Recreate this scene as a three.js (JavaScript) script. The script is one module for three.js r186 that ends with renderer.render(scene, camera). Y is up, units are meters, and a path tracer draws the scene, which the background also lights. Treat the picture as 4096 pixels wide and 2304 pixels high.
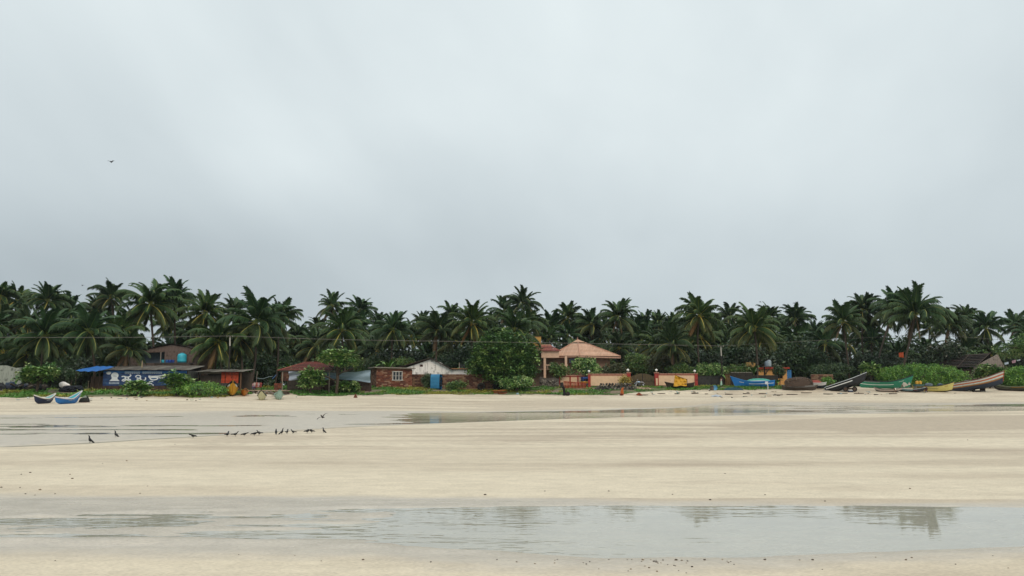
import * as THREE from 'three';
import { mergeGeometries, mergeVertices } from 'three/addons/utils/BufferGeometryUtils.js';
import { MarchingCubes } from 'three/addons/objects/MarchingCubes.js';
import { RoundedBoxGeometry } from 'three/addons/geometries/RoundedBoxGeometry.js';

// ---------------------------------------------------------------- camera, sky, sun, exposure
const FOCAL = 3215, EYE = 2.2, PITCH = Math.atan(423 / FOCAL);            // photo pixels; horizon at row 1575 of 2304
const scene = new THREE.Scene();
const camera = new THREE.PerspectiveCamera(2 * Math.atan(1152 / FOCAL) * 180 / Math.PI, 16 / 9, 0.1, 4000);
camera.position.set(0, EYE, 0);
camera.rotation.set(PITCH, 0, 0);
scene.add(camera);
const renderer = new THREE.WebGLRenderer({ antialias: true });
renderer.toneMapping = THREE.LinearToneMapping;
renderer.toneMappingExposure = 1.0;
renderer.shadowMap.enabled = true;

// ---------------------------------------------------------------- noise and random numbers
function rng(seed) { let s = seed >>> 0; return () => { s = (s + 0x6d2b79f5) | 0; let t = Math.imul(s ^ (s >>> 15), 1 | s); t = (t + Math.imul(t ^ (t >>> 7), 61 | t)) ^ t; return ((t ^ (t >>> 14)) >>> 0) / 4294967296; }; }
const hash2 = (x, y) => { let h = Math.imul(x, 374761393) + Math.imul(y, 668265263); h = Math.imul(h ^ (h >>> 13), 1274126177); return ((h ^ (h >>> 16)) >>> 0) / 4294967296; };
function vnoise(x, y) { const i = Math.floor(x), j = Math.floor(y), u = x - i, v = y - j, a = u * u * (3 - 2 * u), b = v * v * (3 - 2 * v); const p = hash2(i, j), q = hash2(i + 1, j), r = hash2(i, j + 1), s = hash2(i + 1, j + 1); return p + (q - p) * a + (r - p) * b + (p - q - r + s) * a * b; }
function fbm(x, y, o = 4) { let s = 0, a = 0.5, n = 0; for (let k = 0; k < o; k++) { s += a * vnoise(x + k * 17.3, y - k * 9.7); n += a; a *= 0.5; x *= 2.03; y *= 2.03; } return s / n; }
const clamp = (x, a = 0, b = 1) => Math.min(b, Math.max(a, x));
const sstep = (a, b, x) => { const t = clamp((x - a) / (b - a)); return t * t * (3 - 2 * t); };
const lerp = (a, b, t) => a + (b - a) * t;
const curve = (nodes, x) => { if (x <= nodes[0][0]) return nodes[0][1]; for (let k = 1; k < nodes.length; k++) if (x <= nodes[k][0]) { const t = (x - nodes[k - 1][0]) / (nodes[k][0] - nodes[k - 1][0]); return lerp(nodes[k - 1][1], nodes[k][1], t); } return nodes[nodes.length - 1][1]; };

// ---------------------------------------------------------------- photo pixel -> direction -> place
const CP = Math.cos(PITCH), SP = Math.sin(PITCH);
function at(px, py, D) { const x = (px - 2048) / FOCAL, y = (1152 - py) / FOCAL, k = D / (CP - y * SP); return new THREE.Vector3(x * k, EYE + (y * CP + SP) * k, -D); }

// overcast sky: darker at the horizon, brighter overhead, soft cloud
{
  const W = 1536, Hh = 768, data = new Float32Array(W * Hh * 4), d = new THREE.Vector3();
  const lumps = [[1050, 580, 7, 3.5, 0.05], [1350, 700, 6, 2.2, 0.04], [1700, 480, 8, 2.5, 0.03], [2000, 230, 16, 8, 0.06], [3300, 250, 14, 10, 0.05], [3350, 600, 12, 5, 0.03], [150, 1090, 14, 4, -0.1], [900, 1000, 12, 3, -0.03], [2300, 980, 16, 2.5, -0.03], [3300, 900, 10, 3, -0.02], [2700, 560, 9, 4, 0.03], [350, 560, 10, 5, -0.03], [1450, 480, 7, 3, 0.015]].map(([px, py, sa, se, g]) => { const p = at(px, py, 100); return { a: Math.atan2(p.x, -p.z), e: Math.atan2(p.y - EYE, Math.hypot(p.x, p.z)), sa: sa * Math.PI / 180, se: se * Math.PI / 180, g }; });
  for (let j = 0; j < Hh; j++) {
    const e = ((j + 0.5) / Hh - 0.5) * Math.PI;
    for (let i = 0; i < W; i++) {
      const th = ((i + 0.5) / W - 0.5) * 2 * Math.PI;
      d.set(Math.cos(e) * Math.cos(th), Math.sin(e), Math.cos(e) * Math.sin(th));
      const az = Math.atan2(d.x, -d.z), s = Math.max(0, d.y);
      let L = 0.52 + 0.47 * Math.pow(s, 0.9);
      const q = 1 / (0.5 + s);
      const n = fbm(d.x * 4.2 + d.y * 2.1 + 31, d.z * 4.2 - d.y * 6.5 + 7, 5) - 0.5, n2 = fbm(d.x * q * 0.7 + 3, d.z * q * 0.7 + 47, 3) - 0.5;
      const n3 = fbm(d.x * 14 + d.y * 5 + 11, d.z * 14 - d.y * 17 + 23, 4) - 0.5;
      L *= 1 + 0.22 * n + 0.1 * n2 + 0.07 * n3;
      for (const l of lumps) { const u = (az - l.a) / l.sa, v = (e - l.e) / l.se, r = u * u + v * v; if (r < 9) L += l.g * Math.exp(-r); }
      const blue = clamp(1.25 - L * 1.1, 0, 1), o = (j * W + i) * 4;       // thicker low cloud is bluer
      data[o] = L * (0.985 - 0.13 * blue); data[o + 1] = L * (1.045 - 0.03 * blue); data[o + 2] = L * (1.025 + 0.1 * blue); data[o + 3] = 1;
    }
  }
  const sky = new THREE.DataTexture(data, W, Hh, THREE.RGBAFormat, THREE.FloatType);
  sky.mapping = THREE.EquirectangularReflectionMapping; sky.magFilter = THREE.LinearFilter; sky.needsUpdate = true;
  scene.background = sky; scene.environment = sky;
}
const sun = new THREE.DirectionalLight(0xffe9d2, 1.3);
sun.position.set(35, 120, 45); sun.castShadow = true; sun.shadow.radius = 60;
Object.assign(sun.shadow.camera, { left: -140, right: 140, top: 140, bottom: -140, near: 1, far: 500 });
scene.add(sun); scene.add(sun.target); sun.target.position.set(0, 0, -90);
scene.fog = new THREE.FogExp2(0xc3ced4, 0.00008);

// ---------------------------------------------------------------- naming and building helpers
const taken = {};
function numbered(n) { const k = taken[n] = (taken[n] ?? -1) + 1; return k ? `${n}_${String(k).padStart(3, '0')}` : n; }
function tag(o, label, category, group, kind) { if (label) o.userData.label = label; if (category) o.userData.category = category; if (group) o.userData.group = group; if (kind) o.userData.kind = kind; return o; }
function thing(name, label, category, p = [0, 0, 0], turn = 0, group) { const o = new THREE.Group(); o.name = numbered(name); Array.isArray(p) ? o.position.set(...p) : o.position.copy(p); o.rotation.y = turn; scene.add(o); return tag(o, label, category, group); }
function part(parent, name, geo, mat, label) { const m = new THREE.Mesh(Array.isArray(geo) ? join(geo) : geo, mat); m.name = name; m.castShadow = m.receiveShadow = true; parent.add(m); if (label) m.userData.label = label; return m; }
function solo(name, geo, mat, label, category, p, turn = 0, group) { const m = new THREE.Mesh(Array.isArray(geo) ? join(geo) : geo, mat); m.name = numbered(name); m.castShadow = m.receiveShadow = true; if (p) Array.isArray(p) ? m.position.set(...p) : m.position.copy(p); m.rotation.y = turn; scene.add(m); return tag(m, label, category, group); }
function structure(name, geo, mat) { const m = new THREE.Mesh(geo, mat); m.name = numbered(name); m.castShadow = m.receiveShadow = true; m.userData.kind = 'structure'; scene.add(m); return m; }
function join(list) { list = list.map((g) => (g.index ? g.toNonIndexed() : g)); const keep = ['position', 'normal', 'uv', 'color'].filter((k) => list.every((g) => g.attributes[k])); for (const g of list) for (const k of Object.keys(g.attributes)) if (!keep.includes(k)) g.deleteAttribute(k); return mergeGeometries(list); }
const M4 = () => new THREE.Matrix4();
function bx(w, h, d, x = 0, y = 0, z = 0, r = 0) {                     // a box with uv in metres and softened edges when r > 0
  const g = r ? new RoundedBoxGeometry(w, h, d, 1, r) : new THREE.BoxGeometry(w, h, d), p = g.attributes.position, n = g.attributes.normal, uv = g.attributes.uv;
  for (let i = 0; i < p.count; i++) { const a = Math.abs(n.getX(i)), b = Math.abs(n.getY(i)); if (a > 0.6) uv.setXY(i, p.getZ(i) + z, p.getY(i) + y); else if (b > 0.6) uv.setXY(i, p.getX(i) + x, p.getZ(i) + z); else uv.setXY(i, p.getX(i) + x, p.getY(i) + y); }
  g.translate(x, y, z); return g;
}
function cyl(r0, r1, h, x = 0, y = 0, z = 0, seg = 10) { const g = new THREE.CylinderGeometry(r1, r0, h, seg); g.translate(x, y + h / 2, z); return g; }   // base at y
function bar(a, b, r0, r1 = r0, seg = 6) { const A = new THREE.Vector3(...a), B = new THREE.Vector3(...b), d = B.clone().sub(A), g = new THREE.CylinderGeometry(r1, r0, d.length(), seg); g.translate(0, d.length() / 2, 0); g.applyQuaternion(new THREE.Quaternion().setFromUnitVectors(new THREE.Vector3(0, 1, 0), d.normalize())); g.translate(...a); return g; }
function tube(pts, r, seg = 24, rad = 5) { return new THREE.TubeGeometry(new THREE.CatmullRomCurve3(pts.map((p) => (Array.isArray(p) ? new THREE.Vector3(...p) : p))), seg, r, rad); }
function ball(rx, ry, rz, x = 0, y = 0, z = 0, w = 12, h = 8) { const g = new THREE.SphereGeometry(1, w, h); g.scale(rx, ry, rz); g.translate(x, y, z); g.computeVertexNormals(); return g; }
function extrude(pts, depth, holes = []) { const s = new THREE.Shape(pts.map((p) => new THREE.Vector2(...p))); for (const h of holes) s.holes.push(new THREE.Path(h.map((p) => new THREE.Vector2(...p)))); const g = new THREE.ExtrudeGeometry(s, { depth, bevelEnabled: false }); g.translate(0, 0, -depth); return g; }
function lump(r, seed, rough = 0.25, detail = 1, flat = 1) { const g = mergeVertices(new THREE.IcosahedronGeometry(1, detail).deleteAttribute('normal').deleteAttribute('uv')), p = g.attributes.position, R = rng(seed); for (let i = 0; i < p.count; i++) { const k = 1 + (R() - 0.5) * 2 * rough; p.setXYZ(i, p.getX(i) * r * k, p.getY(i) * r * k * flat, p.getZ(i) * r * k); } const o = g.toNonIndexed(); o.computeVertexNormals(); return uvFlat(o); }
function uvFlat(g) { const p = g.attributes.position, a = new Float32Array(p.count * 2); for (let i = 0; i < p.count; i++) { a[2 * i] = p.getX(i) + 0.37 * p.getZ(i); a[2 * i + 1] = p.getY(i) + 0.61 * p.getZ(i); } g.setAttribute('uv', new THREE.BufferAttribute(a, 2)); return g; }
function sheet(nu, nv, f) {                                            // grid surface f(u, v) -> [x, y, z]
  const pos = [], uv = [], idx = [];
  for (let j = 0; j <= nv; j++) for (let i = 0; i <= nu; i++) { const p = f(i / nu, j / nv); pos.push(p[0], p[1], p[2]); uv.push(p[0] + 0.3 * p[2], p[1] + 0.6 * p[2]); }
  for (let j = 0; j < nv; j++) for (let i = 0; i < nu; i++) { const a = j * (nu + 1) + i, b = a + 1, c = a + nu + 1, d = c + 1; idx.push(a, b, d, a, d, c); }
  const g = new THREE.BufferGeometry(); g.setAttribute('position', new THREE.Float32BufferAttribute(pos, 3)); g.setAttribute('uv', new THREE.Float32BufferAttribute(uv, 2)); g.setIndex(idx); g.computeVertexNormals(); return g;
}

// ---------------------------------------------------------------- materials
function texture(w, h, f, srgb = false, repeat = true) { const a = new Uint8Array(w * h * 4); for (let j = 0; j < h; j++) for (let i = 0; i < w; i++) { const c = f(i / w, j / h, i, j), o = (j * w + i) * 4; for (let k = 0; k < 3; k++) a[o + k] = clamp(Array.isArray(c) ? c[k] : c) * 255; a[o + 3] = 255; } const t = new THREE.DataTexture(a, w, h); t.magFilter = THREE.LinearFilter; t.minFilter = THREE.LinearMipmapLinearFilter; if (repeat) t.wrapS = t.wrapT = THREE.RepeatWrapping; if (srgb) t.colorSpace = THREE.SRGBColorSpace; t.needsUpdate = true; return t; }
const tile = (u, v, f, o = 4, sx = 1, sy = 1) => { const P = f; const a = fbm(u * P * sx, v * P * sy, o), b = fbm((u - 1) * P * sx, v * P * sy, o), c = fbm(u * P * sx, (v - 1) * P * sy, o), d = fbm((u - 1) * P * sx, (v - 1) * P * sy, o), s = u * u * (3 - 2 * u), t = v * v * (3 - 2 * v); return lerp(lerp(a, b, s), lerp(c, d, s), t); };
const rep = (t, k) => { const c = t.clone(); c.repeat.set(k, k); c.needsUpdate = true; return c; };
const T = {
  mottle: texture(256, 256, (u, v) => 0.62 + 0.5 * (tile(u, v, 7, 5) - 0.25)),
  stain: texture(256, 256, (u, v) => { const n = tile(u, v, 5, 5), s = tile(u, v, 6, 4, 4, 0.6); return clamp(1.02 - 0.55 * sstep(0.5, 0.72, n) - 0.4 * sstep(0.52, 0.75, s)); }),
  wood: texture(256, 256, (u, v) => 0.6 + 0.55 * (tile(u, v, 4, 4, 8, 0.6) - 0.2)),
  grain: texture(256, 256, (u, v, i, j) => 0.5 + 0.5 * (hash2(i, j) - 0.5) + 0.4 * (tile(u, v, 24, 3) - 0.5)),
  faint: texture(256, 256, (u, v) => 0.84 + 0.3 * (tile(u, v, 6, 5) - 0.4) - 0.12 * sstep(0.58, 0.72, tile(v, u, 4, 4))),
  cloth: texture(256, 256, (u, v) => 0.75 + 0.5 * (tile(u, v, 5, 5, 1, 2) - 0.4)),
};
const matCache = {};
function mat(color, rough = 0.85, look = 'mottle', k = 0.5, extra = {}) { const key = [color, rough, look, k, JSON.stringify(extra)].join(); return matCache[key] ??= new THREE.MeshStandardMaterial({ color, roughness: rough, side: THREE.DoubleSide, ...(look ? { map: rep(T[look], k) } : {}), ...extra }); }
const leafMat = new THREE.MeshStandardMaterial({ vertexColors: true, roughness: 0.42, side: THREE.DoubleSide });
const frondMat = new THREE.MeshStandardMaterial({ vertexColors: true, roughness: 0.68, side: THREE.DoubleSide });
const BARK = mat(0x5a4d40, 0.95, 'wood', 0.8), DARKWOOD = mat(0x3a2c22, 0.9, 'wood', 0.6), GREYWOOD = mat(0x8a8074, 0.9, 'wood', 0.6);

// ---------------------------------------------------------------- the ground: profile in depth at six photo columns
const COLS = [
  [-400, [[0, 0], [42, 0], [54, 0.03], [72, 0.22], [84, 0.69], [92, 0.98], [99, 1.45], [105, 1.9], [113, 2.6], [124, 3.0], [400, 4], [3000, 6]]],
  [0, [[0, 0], [45, 0], [56, 0.03], [75, 0.22], [88, 0.69], [95, 0.96], [102, 1.4], [108, 1.87], [115, 2.55], [126, 3.0], [400, 4], [3000, 6]]],
  [700, [[0, 0], [42, 0], [56, 0.06], [75, 0.33], [94, 0.885], [106, 1.38], [112, 1.68], [122, 2.77], [135, 3.2], [400, 4], [3000, 6]]],
  [1400, [[0, 0], [45, 0], [55, 0.06], [80, 0.33], [104, 0.74], [116, 1.3], [128, 2.0], [140, 3.5], [150, 3.6], [400, 4.2], [3000, 6]]],
  [2048, [[0, 0], [46, 0], [58, 0.1], [88, 0.16], [110, 0.66], [128, 1.6], [138, 2.33], [148, 3.49], [160, 3.7], [400, 4.2], [3000, 6]]],
  [3000, [[0, 0], [48, 0], [66, 0.05], [88, 0.15], [112, 0.63], [126, 1.22], [134, 1.78], [139, 2.42], [146, 3.5], [156, 3.7], [400, 4.2], [3000, 6]]],
  [4096, [[0, 0], [50, 0], [75, 0.05], [90, 0.12], [112, 0.46], [126, 1.22], [138, 2.2], [145, 2.8], [155, 3.4], [400, 4.2], [3000, 6]]],
];
const tabs = COLS.map(([, nodes]) => {                                  // smoothed tables, one entry per half metre up to 200 m
  const raw = []; for (let i = 0; i <= 400; i++) raw.push(curve(nodes, i / 2));
  return raw.map((_, i) => { let s = 0, n = 0; for (let k = -5; k <= 5; k++) { const j = clamp(i + k, 0, 400), w = 6 - Math.abs(k); s += raw[j] * w; n += w; } return s / n; });
});
const colAt = (c, D) => { if (D >= 199) return curve(COLS[c][1], D); const q = Math.max(0, D) * 2, i = Math.floor(q); return lerp(tabs[c][i], tabs[c][i + 1], q - i); };
const pxOf = (X, D) => 2048 + FOCAL / CP * X / Math.max(D, 3);
function base(X, D) {
  const px = pxOf(X, D); let k = 0;
  if (px <= COLS[0][0]) return colAt(0, D);
  while (k < COLS.length - 2 && px > COLS[k + 1][0]) k++;
  const t = clamp((px - COLS[k][0]) / (COLS[k + 1][0] - COLS[k][0])), s = t * t * (3 - 2 * t);
  return lerp(colAt(k, D), colAt(k + 1, D), s);
}
function march(px, py, h) { let lo = 4, last = 4; for (let D = 4; D < 420; D += 0.5) { const p = at(px, py, D); if (p.y <= h(p.x, D)) { lo = last; let hi = D; for (let k = 0; k < 14; k++) { const m = (lo + hi) / 2, q = at(px, py, m); if (q.y <= h(q.x, m)) hi = m; else lo = m; } return hi; } last = D; } return 400; }
const edge = (nodes) => nodes.map(([px, py]) => [px, march(px, py, base)]);
// far stream, near pool, and the seam where sand gives way to grass
const STREAM_NEAR = edge([[-1200, 1850], [0, 1790], [350, 1775], [700, 1753], [1100, 1729], [1350, 1711], [1700, 1696], [2000, 1685], [2500, 1669], [2900, 1664], [3300, 1658], [3700, 1650], [4096, 1643], [5200, 1625]]);
const STREAM_FAR = edge([[-1200, 1672], [0, 1664], [700, 1655], [1200, 1649], [1700, 1648], [2000, 1647], [2400, 1640], [2700, 1630], [2900, 1612], [3200, 1612], [3500, 1617], [4096, 1614], [5200, 1608]]);
const POOL_NEAR = edge([[-4000, 2165], [-1000, 2172], [0, 2182], [500, 2184], [1000, 2182], [1400, 2190], [1700, 2212], [2048, 2224], [2400, 2240], [2800, 2236], [3300, 2219], [3700, 2205], [4096, 2188], [5200, 2170], [7000, 2160]]);
const POOL_FAR = edge([[-4000, 2090], [0, 2062], [600, 2040], [1000, 2028], [1500, 2024], [2000, 2020], [2600, 2018], [3400, 2019], [4096, 2024], [5200, 2030], [7000, 2040]]);
const VERGE = edge([[-600, 1594], [0, 1592], [180, 1588], [330, 1588], [480, 1586], [620, 1584], [760, 1590], [900, 1588], [980, 1578], [1060, 1572], [1140, 1568], [1200, 1584], [1400, 1582], [1700, 1578], [2000, 1578], [2300, 1580], [2500, 1580], [2600, 1571], [2750, 1563], [2900, 1560], [3100, 1558], [3250, 1560], [3330, 1556], [3420, 1546], [3520, 1546], [3700, 1540], [3880, 1540], [4096, 1540], [4600, 1545]]);
const band = (X, D, N, F) => { const px = pxOf(X, D), n = curve(N, px), f = curve(F, px); return [D - n, f - D, f - n]; };
function streamAt(X, D) { const [a, b, w] = band(X, D, STREAM_NEAR, STREAM_FAR); return [a / (w * 0.12 + 0.6), b / (w * 0.25 + 0.6)]; }
function poolAt(X, D) { const [a, b] = band(X, D, POOL_NEAR, POOL_FAR); const n = 0.25 * (fbm(X * 0.9, D * 0.9, 3) - 0.5); return [a + n, b + n]; }
const LEVEL_POOL = -0.012, FILM = 0.014;
function ground(X, D) {
  let h = base(X, D);
  if (D < 34) {
    const [a, b] = poolAt(X, D), m = Math.min(a / 0.9, b / 0.5);
    if (m > -1) {
      const px = pxOf(X, D), left = 1 - sstep(1500, 2500, px);
      h -= 0.075 * sstep(-0.12, 1, m);
      h += left * sstep(0, 0.4, m) * (0.1 * fbm(X * 0.42 + D * 0.35, D * 3.0, 4) + 0.02 * (fbm(X * 1.6 + D * 1.1, D * 6.5, 3) - 0.3));
    }
    h += 0.012 * (fbm(X * 1.3, D * 2.2, 3) - 0.5);
  } else if (D < 140) {
    const [a, b] = streamAt(X, D), m = Math.min(a, b), px = pxOf(X, D);
    if (m > -0.5) {
      const braid = sstep(2600, 2950, px) * (1 - sstep(3750, 4000, px)), left = 1 - sstep(1500, 1950, px);
      h -= lerp(0.06, 0.022, left) * sstep(-0.08, 0.55, m);
      h += sstep(0, 0.3, m) * (left * 0.05 * (fbm(X * 0.09, D * 0.4, 4) - 0.15) + braid * 0.088 * fbm(X * 0.16 + D * 0.12, D * 0.55, 4));
    }
    h += sstep(36, 44, D) * 0.02 * (fbm(X * 0.22, D * 0.5, 3) - 0.5);
    const px2 = pxOf(X, D), v = curve(VERGE, px2) - D;                  // wave-cut lip and scuffed sand below the grass
    if (v > -14 && v < 12) { h += 0.22 * sstep(9, 0, v) * (fbm(X * 0.55, D * 0.9, 4) - 0.5); if (px2 > 2480 && px2 < 3600) h += 0.34 * sstep(-0.6, 0.5, -(v - 3.2 - 1.6 * (fbm(X * 0.4, 3, 3) - 0.5))) * 0.6; }
  }
  return h;
}
function veg(X, D) { return sstep(-0.6, 0.8, D - curve(VERGE, pxOf(X, D)) + 2.4 * (fbm(X * 0.45, D * 0.45, 4) - 0.5)); }
const hit = (px, py) => { const D = march(px, py, ground), p = at(px, py, D); p.y = ground(p.x, D); return p; };
const onGround = (px, D) => { let p = at(px, 1560, D); p.y = ground(p.x, D); return p; };

// what the ground is made of: dry sand, damp sand, wet sand, soil
const DAMP = edge([[2800, 1702], [2950, 1690], [3300, 1672], [4096, 1660], [5200, 1650]]), DAMPN = edge([[2800, 1706], [3050, 1722], [3500, 1738], [4096, 1716], [5200, 1700]]);
const WETFAR = edge([[-4000, 1985], [0, 1968], [1000, 1965], [1700, 1975], [2048, 1982], [2600, 1992], [3400, 1998], [4096, 2000], [7000, 2005]]);
function soil(X, D) {
  const st = fbm(X * 0.05 + 9, D * 0.75, 4), st2 = fbm(X * 0.022, D * 0.28 + 40, 3), fine = fbm(X * 1.1, D * 2.6, 3);
  let wet = 0, patch = fbm(X * 0.16 + 3, D * 0.42 + 8, 5), damp = 0.6 * sstep(0.47, 0.72, st) * (0.3 + 0.7 * st2) + 0.45 * sstep(0.45, 0.68, st2) + 0.5 * sstep(0.52, 0.7, patch), dark = 0;
  const px = pxOf(X, D);
  if (D < 34) {
    const [a, b] = poolAt(X, D), far = curve(WETFAR, px) - D, near = a + 1.3;
    const m = Math.min(near / 1.6 + 0.5 * (fine - 0.5), far / 1.5 + 0.9 * (fbm(X * 0.35, D * 1.1, 3) - 0.5));
    wet = sstep(0, 0.8, m);
    damp = Math.max(damp * 0.75, 0.75 * sstep(-1.6, 0.2, a + 0.9 * (st - 0.5)) * (b > -1 ? 1 : 0));
  } else if (D < 150) {
    const [a, b] = streamAt(X, D), near = a + 0.10 + 0.25 * (fine - 0.5), far = b + 0.5 + 0.8 * (st - 0.5);
    wet = sstep(0, 0.35, Math.min(near, far));
    dark = sstep(0.10, 0.0, Math.abs(a - 0.02)) * (1 - sstep(1500, 2600, px)) * 0.8;
    const q1 = D - curve(DAMPN, px), q2 = curve(DAMP, px) - D;
    if (px > 2700) damp = Math.max(damp, sstep(0, 1.4, Math.min(q1 + 6 * (st - 0.5), q2) + 3.2 * (fbm(X * 0.12, D * 0.9, 4) - 0.42)));
    damp = Math.max(damp, 0.8 * sstep(0.42, 0.62, fbm(X * 0.03 + 5, D * 0.2, 3) + 0.22 * sstep(100, 112, D) * sstep(1700, 2400, px)) * sstep(92, 104, D) * (1 - sstep(118, 130, D)));
  }
  const g = D > 90 ? veg(X, D) : 0, sp = (fbm(X * 3.1, D * 3.1, 2) - 0.5) * 0.12 + (fbm(X * 2.3, D * 5.5, 2) - 0.5) * 0.12 + (hash2(Math.round(X * 97), Math.round(D * 131)) - 0.5) * 0.28;
  const dry = [0.655, 0.575, 0.44], dmp = [0.47, 0.39, 0.29], wt = [0.53, 0.47, 0.38];
  const earth = fbm(X * 0.6, D * 0.6, 4), gr = sstep(0.35, 0.6, earth);
  const c = [0, 1, 2].map((k) => { let v = lerp(lerp(dry[k], dmp[k], damp), wt[k], wet) * (1 + sp) * (0.94 + 0.12 * fine); v = lerp(v, [0.1, 0.1, 0.07][k], dark); return lerp(v, lerp([0.2, 0.15, 0.1][k], [0.075, 0.12, 0.03][k], gr) * (1 + 2 * sp), g); });
  const rough = lerp(lerp(lerp(0.95, 0.75, damp), (D < 34 ? 0.2 : 0.32) + 0.12 * fine, wet), 0.95, g);
  return [c, rough];
}
{
  const cols = 340, rows = []; let D = 3; while (D < 30) { rows.push(D); D += 0.1 + D * 0.004; } while (D < 150) { rows.push(D); D += 0.36; } while (D < 220) { rows.push(D); D += 3; } while (D < 2800) { rows.push(D); D *= 1.3; }
  const pos = [], uv = [], uv1 = [], idx = [[], []], SPLIT = 34;
  const NEARBOX = [-34, 34, 2, 34.5], FARBOX = [-150, 150, 33.5, 165];
  // split the sheet at SPLIT so that each half has its own uv range
  rows.push(SPLIT); rows.sort((a, b) => a - b);
  let n = 0;
  for (const pass of [0, 1]) {
    const rr = rows.filter((d) => (pass ? d >= SPLIT : d <= SPLIT)), B = pass ? FARBOX : NEARBOX, start = n;
    for (const d of rr) for (let i = 0; i <= cols; i++) { const s = (i / cols * 2 - 1), sl = s * (0.72 + 1.1 * Math.pow(Math.abs(s), 6)), X = sl * (d + 2); pos.push(X, ground(X, d), -d); uv.push(X, -d); uv1.push((X - B[0]) / (B[1] - B[0]), (d - B[2]) / (B[3] - B[2])); n++; }
    for (let j = 0; j < rr.length - 1; j++) for (let i = 0; i < cols; i++) { const a = start + j * (cols + 1) + i, b = a + 1, c = a + cols + 1, e = c + 1; idx[pass].push(a, b, e, a, e, c); }
  }
  const g = new THREE.BufferGeometry(); g.setAttribute('position', new THREE.Float32BufferAttribute(pos, 3)); g.setAttribute('uv', new THREE.Float32BufferAttribute(uv, 2)); g.setAttribute('uv1', new THREE.Float32BufferAttribute(uv1, 2));
  g.setIndex([...idx[0]].concat(idx[1])); g.addGroup(0, idx[0].length, 0); g.addGroup(idx[0].length, idx[1].length, 1); g.computeVertexNormals();
  const mats = [[NEARBOX, 2048, 1792], [FARBOX, 1600, 1280]].map(([B, w, h]) => {
    const a = new Uint8Array(w * h * 4), r = new Uint8Array(w * h * 4);
    const s = (v) => (v <= 0.0031308 ? 12.92 * v : 1.055 * Math.pow(v, 1 / 2.4) - 0.055);
    for (let j = 0; j < h; j++) for (let i = 0; i < w; i++) { const [c, ro] = soil(B[0] + (i + 0.5) / w * (B[1] - B[0]), B[2] + (j + 0.5) / h * (B[3] - B[2])), o = (j * w + i) * 4; for (let k = 0; k < 3; k++) { a[o + k] = 255 * s(clamp(c[k])); r[o + k] = 255 * ro; } a[o + 3] = r[o + 3] = 255; }
    const mk = (arr, srgb) => { const t = new THREE.DataTexture(arr, w, h); t.magFilter = THREE.LinearFilter; t.channel = 1; if (srgb) t.colorSpace = THREE.SRGBColorSpace; t.needsUpdate = true; return t; };
    return new THREE.MeshStandardMaterial({ map: mk(a, true), roughnessMap: mk(r, false), roughness: 1, bumpMap: rep(T.grain, 0.9), bumpScale: 0.006, side: THREE.DoubleSide });
  });
  structure('sand_beach', g, mats);
}
// water: a still pool on the sand in front, and the thin stream that crosses the beach farther off
{
  const w = 1024, h = 1024, B = [-22, 22, 8, 19];
  const bump = texture(w, h, (u, v) => { const X = lerp(B[0], B[1], u), D = lerp(B[2], B[3], v), px = pxOf(X, D), flow = 1 - sstep(1500, 2900, px); const r1 = fbm(X * 1.5 + D * 1.1, D * 5.5, 3), r2 = fbm(X * 3.4, D * 11, 2); const mid = sstep(0.45, 0.65, fbm(X * 0.35, D * 0.9, 2)); return 0.5 + (r1 - 0.5) * (0.05 + 0.55 * flow * mid + 0.2 * mid) + (r2 - 0.5) * (0.03 + 0.2 * flow + 0.12 * mid); }, false, false);
  const water = (bumpMap, bumpScale) => new THREE.MeshPhysicalMaterial({ color: 0xf8faf8, transmission: 1, thickness: 0, ior: 1.33, roughness: 0.02, bumpMap, bumpScale, side: THREE.DoubleSide });
  const g = new THREE.PlaneGeometry(44, 11, 40, 10); g.rotateX(-Math.PI / 2); g.translate(0, LEVEL_POOL, -13.5);
  const uv = g.attributes.uv, p = g.attributes.position; for (let i = 0; i < p.count; i++) uv.setXY(i, (p.getX(i) - B[0]) / (B[1] - B[0]), (-p.getZ(i) - B[2]) / (B[3] - B[2]));
  structure('pool_water', g, water(bump, 0.012));
  const pos = [], uvs = [], idx = [], nu = 260, nv = 26;
  for (let i = 0; i <= nu; i++) { const px = lerp(-900, 5000, i / nu), n = curve(STREAM_NEAR, px) - 0.6, f = curve(STREAM_FAR, px) + 0.9; for (let j = 0; j <= nv; j++) { const D = lerp(n, f, j / nv), X = (px - 2048) / FOCAL * CP * D; pos.push(X, base(X, D) - FILM, -D); uvs.push(X * 0.05, -D * 0.16); } }
  for (let i = 0; i < nu; i++) for (let j = 0; j < nv; j++) { const a = i * (nv + 1) + j, b = a + nv + 1; idx.push(a, b, b + 1, a, b + 1, a + 1); }
  const s = new THREE.BufferGeometry(); s.setAttribute('position', new THREE.Float32BufferAttribute(pos, 3)); s.setAttribute('uv', new THREE.Float32BufferAttribute(uvs, 2)); s.setIndex(idx); s.computeVertexNormals();
  const rip = texture(512, 512, (u, v) => 0.5 + 0.7 * (tile(u, v, 9, 4, 1, 2) - 0.5));
  structure('stream_water', s, water(rip, 0.012));
}

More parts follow.
